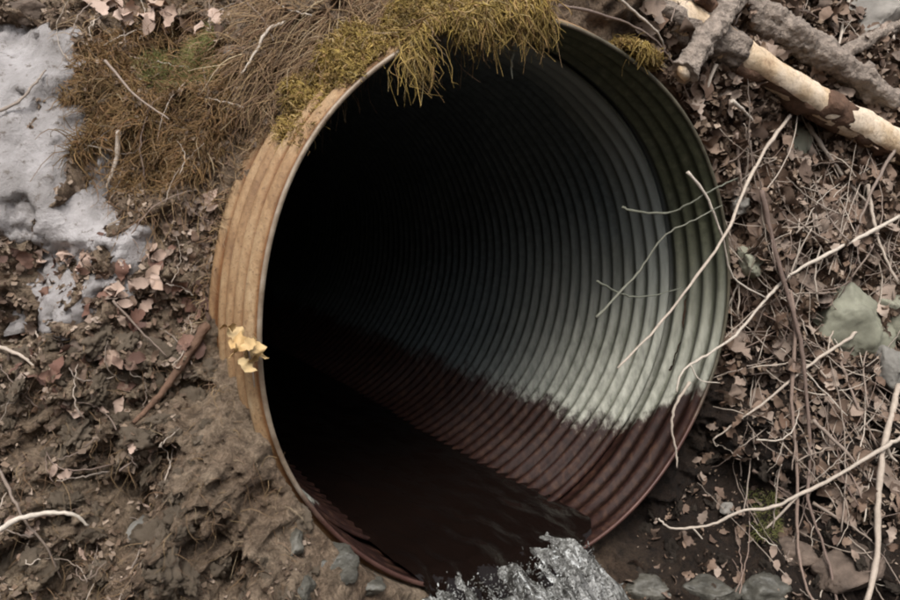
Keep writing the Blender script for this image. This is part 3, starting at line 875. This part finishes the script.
twig([(790, 115, .48), (765, 150, .42), (743, 192, .33), (725, 235, .26), (690, 285, .20), (650, 335, .15), (617, 369, .10)], 2.0, M_TWIG_PALE, 'long pale twig curving down from the log across the right rim into the pipe mouth', stiff=False)
twig([(688, 172, .24), (705, 195, .25), (722, 235, .27), (733, 277, .31), (766, 298, .40)], 1.6, M_TWIG_PALE, 'thin bent twig crossing the right rim just below the broken branch', stiff=False)
twig([(900, 216, .50), (865, 235, .47), (830, 253, .45), (790, 275, .42), (765, 300, .39), (735, 335, .31), (707, 355, .26), (684, 370, .22), (676, 392, .20)], 2.0, M_TWIG_PALE, 'long pale twig running from the right edge down to the right rim of the pipe', stiff=False, sub=[[(684, 370, .25), (700, 380, .25), (720, 383, .25)], [(790, 275, .42), (800, 250, .44), (812, 228, .45)]])
twig([(872, 320), (845, 341), (813, 362), (767, 400), (740, 420), (713, 440)], 1.7, M_TWIG_PALE, 'pale straight twig slanting below the large flat stone', .02, sub=[[(713, 440), (716, 446), (719, 445)]])
twig([(903, 436), (883, 448), (833, 478), (793, 498), (773, 507), (740, 512), (717, 523), (693, 528), (670, 528), (659, 519)], 2.0, M_TWIG_PALE, 'long pale curved twig sweeping to the left across the bottom right, tip turned up', .035, sub=[[(693, 528), (706, 544), (718, 564)], [(793, 498), (770, 525), (745, 545), (730, 551)]])
twig([(762, 190), (770, 230), (783, 280), (800, 340), (807, 400), (810, 460), (808, 500), (827, 557), (838, 605)], 2.4, M_TWIG, 'long brown vertical root hanging down the right bank to the bottom edge', .03)
twig([(790, 290), (795, 330), (792, 400), (797, 467), (797, 533), (802, 573), (814, 605)], 2.1, M_TWIG, 'thin vertical root left of the long brown root on the right bank', .025)
twig([(898, 385), (893, 410), (883, 447), (878, 500), (877, 557), (866, 605)], 2.8, M_TWIG_PALE, 'thick pale vertical twig near the right edge reaching the bottom edge', .04, taper=.9, sub=[[(883, 447), (890, 455), (897, 462)]])
twig([(813, 420), (847, 453), (877, 490), (900, 512)], 1.8, M_TWIG, 'brown twig slanting down right behind the thick pale vertical twig', .02)
twig([(813, 503), (847, 523), (872, 541)], 1.6, M_TWIG, 'short brown twig right of the long brown root near bottom right', .02)
twig([(753, 470), (775, 485), (795, 497)], 1.5, M_TWIG, 'short brown twig meeting the long curved twig from above', .02)
twig([(823, 325), (840, 362), (855, 400), (877, 447)], 1.8, M_TWIG, 'brown twig running down from the large flat stone to the thick pale twig', .03)
twig([(868, 185), (872, 212), (880, 245), (898, 284)], 2.0, M_TWIG_PALE, 'pale twig at the right edge crossing above the large flat stone', .03)
twig([(622, 207, .28), (633, 211, .27), (667, 213, .28), (690, 203, .26), (714, 189, .26), (738, 178, .33)], 1.4, M_TWIG_GREY, 'thin grey twig reaching left into the upper right of the pipe mouth', stiff=False)
twig([(596, 318, .12), (620, 292, .16), (640, 270, .2), (662, 238, .21), (690, 222, .22), (722, 205, .25)], 1.3, M_TWIG_GREY, 'thin greenish twig slanting up to the right in front of the pipe wall', stiff=False)
twig([(597, 281, .14), (625, 295, .17), (650, 296, .2), (682, 288, .27)], 1.1, M_TWIG_GREY, 'hair thin grey twig lying level in front of the pipe wall', stiff=False)
twig([(690, 382, .245), (676, 405, .22), (672, 425, .21), (676, 452, .205), (677, 468, .20)], 1.6, M_TWIG_PALE, 'short pale rootlet hanging over the rusty lower right rim', stiff=False)
twig([(732, 100), (750, 118), (768, 138)], 2.0, M_TWIG_PALE, 'short pale twig under the peeled log left of the flat greenish stone', .02)
twig([(807, 123), (825, 150), (848, 182), (870, 205)], 2.2, M_TWIG, 'brown twig slanting down right from the peeled log', .02)
twig([(737, 133), (739, 165), (744, 200)], 1.8, M_TWIG, 'short upright brown twig beside the upper right rim', .015)
twig([(716, 64), (708, 86), (700, 110)], 2.0, M_TWIG_PALE, 'short pale twig hanging below the broken branch', .03)
twig([(612, -8), (630, 8), (657, 32), (665, 50)], 1.8, M_TWIG_PALE, 'thin pale twig at the top edge above the pipe crown', .04)
twig([(560, 5), (600, 14), (640, 30), (668, 55), (690, 100)], 1.6, M_TWIG, 'thin brown twig following the upper right curve of the pipe', .03)
twig([(850, -5), (842, 30), (838, 55)], 1.8, M_TWIG_PALE, 'thin pale twig in front of the dark stone in the upper right corner', .04)
twig([(888, -5), (893, 15), (893, 40)], 2.6, M_TWIG_PALE, 'pale stick end at the far upper right corner', .04)
twig([(900, 140), (880, 175), (868, 200), (855, 235)], 1.8, M_TWIG, 'brown twig leaning against the right end of the peeled log', .03)
GL = 'sticks and roots on the left bank'
twig([(-10, 535), (20, 519), (50, 513), (75, 515), (88, 526)], 2.8, M_TWIG_PALE, 'pale curved root sticking out of the mud at the left edge', .04, GL)
twig([(119, 130), (116, 160), (111, 176), (106, 188)], 2.6, M_TWIG_PALE, 'short pale upright stick in front of the brown tuft', .03, GL)
twig([(207, 325), (183, 362), (160, 395), (133, 424)], 5.0, M_BARK_DARK, 'thick brown root slanting down left from the pipe side', .012, GL)
twig([(-8, 345), (18, 354), (36, 368)], 2.2, M_TWIG_PALE, 'short tan stick at the left edge below the snow', .02, GL)
twig([(-8, 113), (18, 102), (36, 82), (46, 70)], 1.6, M_TWIG, 'thin dark twig lying on the large snow patch', .05, GL)
twig([(285, 22), (268, 30), (254, 55), (240, 76)], 2.0, M_TWIG_PALE, 'pale curved twig left of the moss on the pipe', .03, GL)
twig([(-5, 462), (12, 495), (24, 520), (45, 545), (62, 580)], 1.6, M_TWIG, 'thin dark rootlet running down the lower left mud', .02, GL)
twig([(112, 300), (140, 330), (168, 358)], 1.3, M_TWIG, 'thin grey rootlet above the thick brown root', .015, GL)
twig([(105, 60), (135, 95), (170, 120)], 1.4, M_TWIG, 'thin brown twig on top of the brown tuft', .05, GL)

# tangle of further thin twigs, every one an object
def random_twigs(n, poly, rmin, rmax, lmin, lmax, label, group, mats, flow=None):
    P, Nn = scatter(region(poly), n)
    for i in range(len(P)):
        Lg = random.uniform(lmin, lmax)
        a = random.uniform(0, PI) if flow is None else random.gauss(*flow)
        d = AX_U * math.cos(a) + np.array([0, 0, 1]) * math.sin(a)
        K = 5
        ts = np.linspace(-.5, .5, K)
        u0, z0 = to_uz(P[i])
        bend = random.gauss(0, .12)
        uu = u0 + math.cos(a) * Lg * ts - math.sin(a) * bend * Lg * (ts ** 2) * 4
        zz = z0 + math.sin(a) * Lg * ts + math.cos(a) * bend * Lg * (ts ** 2) * 4
        zz = np.clip(zz, -.78, 1.1); uu = np.clip(uu, -1.38, 1.48)
        p, nn = surf(uu, zz)
        w = np.einsum('ij,j->i', p, AX_W)
        x = np.linspace(0, 1, K); line = np.polyval(np.polyfit(x, w, 2), x) - random.uniform(.008, .035)
        p = uzw_to_xyz(uu, zz, line)
        rr_ = np.hypot(p[:, 0], p[:, 2])
        if ((rr_ < .625) & (p[:, 1] > -.25)).any(): continue
        path = catmull(list(p), 4)
        path = path + rng.normal(0, .0011, path.shape)
        r = random.uniform(rmin, rmax) * np.linspace(1, .5, len(path))
        o = link('twig', tube_mesh('twig', path - path[0], r, 5), random.choice(mats)); o.location = path[0]
        tag(o, ('long ' if Lg > .6 * lmax else 'short ') + label.format('pale' if o.data.materials[0] == M_TWIG_PALE else 'brown') + ' ' + whereabouts(p[2]), 'twig', group)
R_RIGHT = [(735, 110), (900, 190), (905, 600), (620, 600), (690, 480), (722, 330), (728, 220)]
random_twigs(95, [(735, 110), (900, 190), (905, 520), (740, 470), (724, 330), (728, 220)], .0009, .0024, .12, .42, 'thin {} twig', 'tangle of thin twigs on the right bank', [M_TWIG, M_TWIG, M_TWIG_PALE], flow=(1.9, .7))
random_twigs(110, [(735, 110), (900, 190), (905, 470), (740, 420), (724, 330), (728, 220)], .0010, .0026, .08, .36, 'thin {} twig', 'tangle of thin twigs on the right bank', [M_TWIG, M_TWIG, M_TWIG_PALE])
random_twigs(34, [(740, 420), (905, 470), (905, 600), (720, 600), (700, 480)], .0010, .0024, .06, .22, 'thin {} twig', 'tangle of thin twigs on the right bank', [M_TWIG, M_TWIG, M_TWIG_PALE])
random_twigs(26, [(640, -5), (905, -5), (905, 90), (740, 20)], .0012, .003, .06, .2, 'thin {} twig', 'tangle of thin twigs on the right bank', [M_TWIG, M_TWIG_PALE])
random_twigs(40, [(0, 330), (200, 330), (270, 430), (290, 590), (0, 590)], .0008, .002, .04, .14, 'fine {} rootlet', 'rootlets in the left mud', [M_TWIG, M_TWIG, M_TWIG_PALE])
random_twigs(40, [(60, 0), (300, 0), (215, 200), (200, 330), (130, 240), (60, 120)], .0008, .002, .05, .16, 'fine {} dry stalk', 'stalks on the upper left bank', [M_TWIG, M_TWIG_PALE])

# ------------------------------------------------------------------ leaves
def leaf_template(kind, k):
    rs = random.Random(100 + k)
    n = 9
    V_, F_ = [], []
    for i in range(n):
        t = i / (n - 1)
        if kind == 0:   # lobed
            wdt = (.30 * math.sin(PI * min(1, t * 1.02)) ** .7) * (1.12 if i % 2 else .78)
        else:
            wdt = .27 * math.sin(PI * t) ** .8
        if i in (0, n - 1): wdt = .012
        x = t - .5
        cup = rs.uniform(.05, .5)
        bend = rs.uniform(-1.1, 1.1) if i == 0 else bend
        z = bend * (x * x - .1) + .05 * math.sin(t * 9 + k)
        tw = .5 * math.sin(k + t * 2)
        for sg in (-1, 0, 1):
            yv = sg * wdt * (1 + .2 * rs.uniform(-1, 1))
            V_.append((x + .06 * abs(sg), yv * math.cos(tw), z + abs(sg) * wdt * cup + yv * math.sin(tw) + .02 * rs.uniform(-1, 1)))
    for i in range(n - 1):
        a = i * 3
        F_ += [(a, a + 1, a + 4, a + 3), (a + 1, a + 2, a + 5, a + 4)]
    return np.array(V_), np.array(F_)
TPL = [leaf_template(k % 2, k) for k in range(10)]
LEAF_ME = {}
def leaf_mesh(k, mat):
    key = (k, mat.name)
    if key not in LEAF_ME:
        me = mesh_np('fallen_leaf', *TPL[k]); me.materials.append(mat); LEAF_ME[key] = me
    return LEAF_ME[key]
def basis(n, spread):
    n = n + rng.normal(0, spread, n.shape); n /= np.linalg.norm(n, axis=1, keepdims=True)
    a = rng.normal(0, 1, n.shape); a -= (a * n).sum(1, keepdims=True) * n; a /= np.linalg.norm(a, axis=1, keepdims=True)
    b = np.cross(n, a)
    return a, b, n
def leaf_things(n, poly, smin, smax, mat, label, group, lift=.012, spread=.45):
    P, Nn = scatter(region(poly), n)
    a, b, c = basis(Nn, spread)
    for i in range(len(P)):
        o = link('fallen_leaf', leaf_mesh(random.randrange(10), mat), None)
        s_ = random.uniform(smin, smax)
        m = Matrix.Identity(4)
        for r_ in range(3):
            m[r_][0] = a[i][r_] * s_; m[r_][1] = b[i][r_] * s_; m[r_][2] = c[i][r_] * s_
            m[r_][3] = P[i][r_] + Nn[i][r_] * lift * random.uniform(.6, 1.6)
        o.matrix_world = m
        tag(o, ('large ' if s_ > .4 * smin + .6 * smax else 'small ') + label + ' ' + whereabouts(P[i]), 'leaf', group)
def leaf_stuff(name, n, poly, smin, smax, mat, label, lift=.006, spread=.6, tpl=None):
    P, Nn = scatter(region(poly), n)
    a, b, c = basis(Nn, spread)
    N = len(P)
    s_ = rng.uniform(smin, smax, N)
    which = rng.integers(0, 10, N)
    Vs, Fs, Rs = [], [], []; off = 0
    for k in range(10):
        sel = np.where(which == k)[0]
        if not len(sel): continue
        tv, tf = TPL[k] if tpl is None else tpl
        vv = P[sel, None] + Nn[sel, None] * lift + s_[sel, None, None] * (tv[None, :, 0:1] * a[sel, None] + tv[None, :, 1:2] * b[sel, None] + tv[None, :, 2:3] * c[sel, None])
        ff = tf[None] + (np.arange(len(sel)) * len(tv))[:, None, None] + off
        Vs.append(vv.reshape(-1, 3)); Fs.append(ff.reshape(-1, tf.shape[1])); Rs.append(np.repeat(rng.random(len(sel)), len(tv)))
        off += len(sel) * len(tv)
    o = link(name, mesh_np(name, np.vstack(Vs), np.vstack(Fs), np.concatenate(Rs)), mat)
    return tag(o, label, 'leaf litter', kind='stuff')
R_ALLR = [(640, -10), (905, -10), (905, 605), (615, 605), (690, 480), (722, 330), (722, 200), (690, 110), (640, 45)]
R_LITR = [(640, -10), (905, -10), (905, 520), (840, 520), (770, 430), (722, 400), (722, 200), (690, 110), (640, 45)]
leaf_stuff('leaf_litter', 170, [(770, 430), (840, 520), (905, 520), (905, 605), (615, 605), (690, 480), (722, 400)], .02, .045, M_LEAF, 'scattered leaf litter at the foot of the right bank')
leaf_stuff('leaf_litter', 1150, R_LITR, .02, .065, M_LEAF, 'brown leaf litter covering the right bank')
leaf_things(190, R_LITR, .045, .085, M_LEAF, 'dry brown leaf', 'fallen leaves on the right bank')
R_LTOP = [(60, -5), (290, -5), (260, 60), (215, 30), (150, 15), (60, 30)]
leaf_things(26, [(80, 0), (215, 0), (240, 40), (180, 35), (125, 38), (85, 25)], .04, .065, M_LEAF_PALE, 'pale pinkish dry leaf', 'pale leaves along the top of the brown tuft', .02)
R_LMID = [(-5, 240), (60, 245), (135, 235), (215, 190), (215, 330), (170, 400), (40, 400), (-5, 340)]
leaf_stuff('leaf_litter', 260, R_LMID, .012, .032, M_LEAF, 'reddish brown leaf litter on the left bank below the snow')
leaf_things(60, R_LMID, .02, .045, M_LEAF_RED, 'dry reddish brown leaf', 'fallen leaves on the left bank')
leaf_things(34, [(-5, 255), (110, 300), (110, 370), (215, 190), (205, 240), (120, 250)], .025, .045, M_LEAF_PALE, 'pale dry leaf', 'pale leaves on the left bank below the snow')
leaf_things(30, [(0, 400), (200, 390), (280, 470), (290, 580), (0, 590)], .018, .035, M_LEAF_PALE, 'pale leaf scrap stuck on mud', 'leaf scraps on the lower left mud')
crumb = (np.array([[-.5, -.15, 0], [.4, -.3, .1], [.5, .2, -.05], [-.2, .35, .12]]), np.array([[0, 1, 2, 3]]))
leaf_stuff('leaf_crumbs', 7000, R_LITR, .006, .022, M_DEBRIS, 'crumbled leaf bits and chips on the right bank', .004, .8, crumb)
leaf_stuff('leaf_crumbs', 500, [(770, 430), (840, 520), (905, 520), (905, 605), (615, 605), (690, 480), (722, 400)], .004, .010, M_DEBRIS, 'crumbs at the foot of the right bank', .003, .8, crumb)
R_ALLL = [(-5, -5), (300, -5), (250, 110), (215, 200), (205, 330), (270, 420), (310, 530), (320, 600), (-5, 600)]
leaf_stuff('leaf_crumbs', 6500, R_ALLL, .004, .016, M_DEBRIS, 'crumbled leaf bits and chips on the left bank', .004, .8, crumb)

# crumpled yellow leaf hanging on the left rim
def yellow_leaf():
    c = np.array(at_w(248, 350, -.345))
    root = empty('withered_leaf', c)
    tag(root, 'crumpled pale yellow withered leaf caught on the left rim of the pipe', 'leaf')
    for k, (ox, oz, sz, ang) in enumerate([(0, 0, .05, 1.2), (-.018, .026, .036, 2.2), (.015, -.012, .04, .4), (-.008, .012, .042, 2.8), (-.03, .045, .03, .2), (.02, .006, .032, 1.9), (.004, -.024, .036, 2.5), (-.02, .002, .03, .9), (.012, .018, .028, 3.6)]):
        tv, tf = TPL[(k * 3) % 10]
        e1 = AX_U * math.cos(ang) + np.array([0, 0, 1]) * math.sin(ang)
        e2 = -AX_U * math.sin(ang) * .6 + np.array([0, 0, 1]) * math.cos(ang) * .6 - AX_W * .8
        e3 = np.cross(e1, e2)
        vv = AX_U * ox + np.array([0, 0, 1]) * oz - AX_W * .004 * k + sz * (tv[:, 0:1] * e1 + tv[:, 1:2] * e2 * 1.3 + tv[:, 2:3] * e3 * 1.6)
        link('leaf_lobe', mesh_np('leaf_lobe', vv, tf), M_LEAF_YEL, root)
    p = np.array([(0, 0, 0), (.004, -.006, -.03), (.006, -.008, -.065)])
    link('stalk', tube_mesh('stalk', p, [.0018, .0015, .0012], 6), M_TWIG_PALE, root)
yellow_leaf()

# ------------------------------------------------------------------ grass, tufts, moss
def strands(name, P, D, L, r0, mat, label, cat, droop=.5, curl=.25, K=7, flow=None):
    N = len(P)
    t = np.linspace(0, 1, K)
    D = D / np.linalg.norm(D, axis=1, keepdims=True)
    ph1 = rng.uniform(0, 6.28, (N, 3)); fr = rng.uniform(3, 8, (N, 3))
    cl = np.sin(fr[:, None] * t[None, :, None] + ph1[:, None]) - np.sin(ph1[:, None])
    path = P[:, None] + L[:, None, None] * (D[:, None] * t[None, :, None] + curl * cl * t[None, :, None] * rng.uniform(.3, 1, (N, 1, 1)) + np.array([0, 0, -1.0]) * droop * (t ** 2)[None, :, None])
    if flow is not None: path = path + L[:, None, None] * flow[None, None] * (t ** 1.5)[None, :, None]
    Rr = np.asarray(r0)[:, None] * (1 - .75 * t)[None]
    v, f, r = tubes(path, Rr, 3, rng.random(N))
    o = link(name, mesh_np(name, v, f, r), mat)
    return tag(o, label, cat, kind='stuff')
UP = np.array([0, 0, 1.0])
# brown tuft upper left
HP = region([(62, 110), (85, 45), (120, 30), (190, 25), (232, 45), (235, 110), (215, 165), (160, 195), (95, 190), (70, 150)])
P, Nn = scatter(HP, 11000)
strands('brown_grass_tuft', P - Nn * .005, Nn * .8 + rng.normal(0, .75, P.shape) + UP * .1, rng.uniform(.012, .045, len(P)) * (1 + .8 * (rng.random(len(P)) < .12)), rng.uniform(.0007, .0017, len(P)), M_HUMM, 'mound of curly golden brown dead grass on the upper left bank', 'grass tuft', .5, .3)
P, Nn = scatter(region([(130, 55), (222, 28), (220, 80), (160, 95)]), 2600)
strands('green_moss', P - Nn * .002, Nn + rng.normal(0, .6, P.shape), rng.uniform(.015, .04, len(P)), rng.uniform(.0006, .0013, len(P)), M_MOSS_GREEN, 'olive green moss in the brown tuft', 'moss', .3, .2, 5)
# sparse dry grass across the upper left and above the pipe
P, Nn = scatter(region([(70, -10), (300, -10), (235, 110), (212, 200), (150, 240), (100, 190)]), 2200)
strands('dry_grass', P - Nn * .004, Nn * .5 + rng.normal(0, .8, P.shape), rng.uniform(.02, .07, len(P)), rng.uniform(.0006, .0016, len(P)), M_GRASS, 'thin dry grass blades across the upper left bank', 'grass', .6, .25)
GP = region([(255, -12), (520, -12), (500, 2), (430, 18), (330, 60), (290, 100), (255, 100), (240, 60)])
P, Nn = scatter(GP, 2200)
strands('dry_grass', P - Nn * .004, Nn * .45 - UP * .5 - AX_U * .45 + rng.normal(0, .4, P.shape), rng.uniform(.04, .12, len(P)), rng.uniform(.0007, .0019, len(P)), M_GRASS, 'reddish dry grass draped over the crown of the pipe', 'grass', .45, .16)
P, Nn = scatter(region([(0, 320), (215, 330), (290, 500), (300, 595), (0, 595)]), 900)
strands('dry_grass', P - Nn * .003, Nn * .6 + rng.normal(0, .8, P.shape), rng.uniform(.02, .06, len(P)), rng.uniform(.0004, .0009, len(P)), M_GRASS, 'fine dry root hairs on the lower left mud', 'grass', .6, .3)

# moss lying on the crown of the pipe: lumpy body plus many short shoots
def moss_body(name, a0, a1, y0, y1, thick, seed, label, shoots, mat=M_MOSS, hang=0.0, rimfun=None):
    na, ny_ = int(abs(a1 - a0) / 1.0) + 8, 16
    A, Y = np.meshgrid(np.linspace(math.radians(a0), math.radians(a1), na), np.linspace(0, 1, ny_), indexing='ij')
    ea = np.clip(np.minimum(A - A.min(), A.max() - A) / math.radians(8), 0, 1) ** .6
    ey = np.sin(PI * np.clip(Y, 0.02, 1)) ** .6
    hgt = thick * ea * ey * (0.95 + 2.0 * fbm(A * 11, Y * 3, seed, 3)) - .004
    front = y0 + .03 * fbm(A * 9, A * 0 + 2, seed + 3, 3)
    yy_ = front + (y1 - front) * Y
    Rm = .618 + np.maximum(hgt, -.004)
    vv = np.stack([Rm * np.cos(A), yy_, Rm * np.sin(A)], -1)
    root = empty(name, (0, 0, 0))
    tag(root, label, 'moss', 'moss on the crown of the pipe')
    ix = np.arange(na * ny_).reshape(na, ny_)
    F = np.stack([ix[:-1, :-1], ix[1:, :-1], ix[1:, 1:], ix[:-1, 1:]], -1).reshape(-1, 4)
    link('moss_mat', mesh_np('moss_mat', vv.reshape(-1, 3), F), mat, root)
    i = rng.integers(0, na, shoots); j = rng.integers(0, ny_, shoots)
    p = vv[i, j] + rng.normal(0, .004, (shoots, 3))
    rad_ = np.stack([np.cos(A[i, j]), 0 * A[i, j], np.sin(A[i, j])], -1)
    d = rad_ * .8 + np.array([0, -.5, 0]) + rng.normal(0, .6, (shoots, 3))
    s1 = strands('shoots', p, d, rng.uniform(.007, .020, shoots), rng.uniform(.0009, .0022, shoots), mat, None, None, .4, .45, 5)
    s1.parent = root
    if hang > 0:
        nh = int(shoots * .22)
        ncl = max(3, int(abs(a1 - a0) / 2.2))
        ca = rng.uniform(A.min() + .03, A.max() - .03, ncl); cl2 = rng.uniform(.2, 1.15, ncl) ** 2
        k = rng.integers(0, ncl, nh)
        aa = ca[k] + rng.normal(0, .012, nh)
        fy = y0 + .03 * fbm(aa * 9, aa * 0 + 2, seed + 3, 3)
        cl_ = cl2[k]
        p = np.stack([(.615 + rng.uniform(0, .02, nh)) * np.cos(aa), fy - .008 + rng.normal(0, .009, nh), (.615 + rng.uniform(0, .02, nh)) * np.sin(aa)], -1)
        d = np.array([0, -.3, -.7]) + rng.normal(0, .42, (nh, 3))
        s2 = strands('hanging_shoots', p, d, hang * cl_ * rng.uniform(.4, 1.1, nh), rng.uniform(.0010, .0024, nh), mat, None, None, .7, .5, 6)
        s2.parent = root
moss_body('moss_cushion', 116, 146, .018, .16, .040, 4, 'yellow green moss cushion on the left shoulder of the pipe', 7000, hang=0)
moss_body('moss_mat', 90, 121, -.022, .14, .055, 9, 'golden moss hanging over the crown of the pipe mouth', 10000, hang=.048)
moss_body('moss_clump', 59, 68, -.014, .06, .034, 14, 'small brown yellow moss clump on the upper right rim', 2400, hang=.022)
# hanging grass over the crown
nh = 40
ang = np.radians(rng.uniform(90, 122, nh))
P = np.stack([.64 * np.cos(ang), rng.uniform(-.04, .05, nh), .64 * np.sin(ang)], -1)
strands('hanging_grass', P, np.array([-.2, -.6, -.2]) + rng.normal(0, .5, (nh, 3)), rng.uniform(.03, .09, nh), rng.uniform(.0005, .0012, nh), M_GRASS, 'dry grass ends hanging over the crown of the pipe mouth', 'grass', .6, .2)
tw = [(512, 38, -.02), (513, 52, -.025), (511, 66, -.03), (513, 79, -.03)]
twig(tw, 1.5, M_TWIG_GREY, 'single grey rootlet hanging straight down from the moss into the pipe mouth', stiff=False, group='rootlets hanging from the crown')
# moss specks on the right bank and on the left rim
P, Nn = scatter(region([(745, 490), (775, 490), (780, 530), (750, 535)]), 500)
strands('green_moss', P, Nn + rng.normal(0, .5, P.shape), rng.uniform(.008, .02, len(P)), rng.uniform(.0006, .001, len(P)), M_MOSS_GREEN, 'patch of green moss under the long curved twig at bottom right', 'moss', .3, .2, 5)

# packed dirt, grass and crumbs where the left flank of the pipe enters the bank
nf = 1500
ang = np.radians(rng.uniform(122, 200, nf))
yb = np.interp(np.degrees(ang), [122, 150, 180, 190, 200], [.10, .20, .215, .12, .05]) + rng.uniform(-.012, .07, nf)
P = np.stack([(.628 + rng.uniform(0, .02, nf)) * np.cos(ang), yb, (.628 + rng.uniform(0, .02, nf)) * np.sin(ang)], -1)
outw = np.stack([np.cos(ang), 0 * ang, np.sin(ang)], -1)
strands('dry_grass', P, outw * .5 + np.array([0, -.15, 0]) + rng.normal(0, .6, P.shape), rng.uniform(.015, .045, nf), rng.uniform(.0007, .0018, nf), M_GRASS, 'short dry grass and rootlets along the left flank of the pipe', 'grass', .5, .35, 6)
nf = 700
ang = np.radians(rng.uniform(125, 202, nf))
yb = np.interp(np.degrees(ang), [122, 150, 180, 190, 202], [.12, .21, .22, .13, .05]) + rng.uniform(-.01, .06, nf)
Pc = np.stack([(.632 + rng.uniform(-.004, .018, nf)) * np.cos(ang), yb, (.632 + rng.uniform(-.004, .018, nf)) * np.sin(ang)], -1)
a_, b_, c_ = basis(np.stack([np.cos(ang), -.5 + 0 * ang, np.sin(ang)], -1), .5)
tv, tf = crumb
sz = rng.uniform(.006, .022, nf)
vv = Pc[:, None] + sz[:, None, None] * (tv[None, :, 0:1] * a_[:, None] + tv[None, :, 1:2] * b_[:, None] + tv[None, :, 2:3] * c_[:, None])
ff = tf[None] + (np.arange(nf) * len(tv))[:, None, None]
tag(link('leaf_crumbs', mesh_np('leaf_crumbs', vv.reshape(-1, 3), ff.reshape(-1, 4), np.repeat(rng.random(nf), len(tv))), M_DEBRIS), 'leaf crumbs packed against the left flank of the pipe', 'leaf litter', kind='stuff')
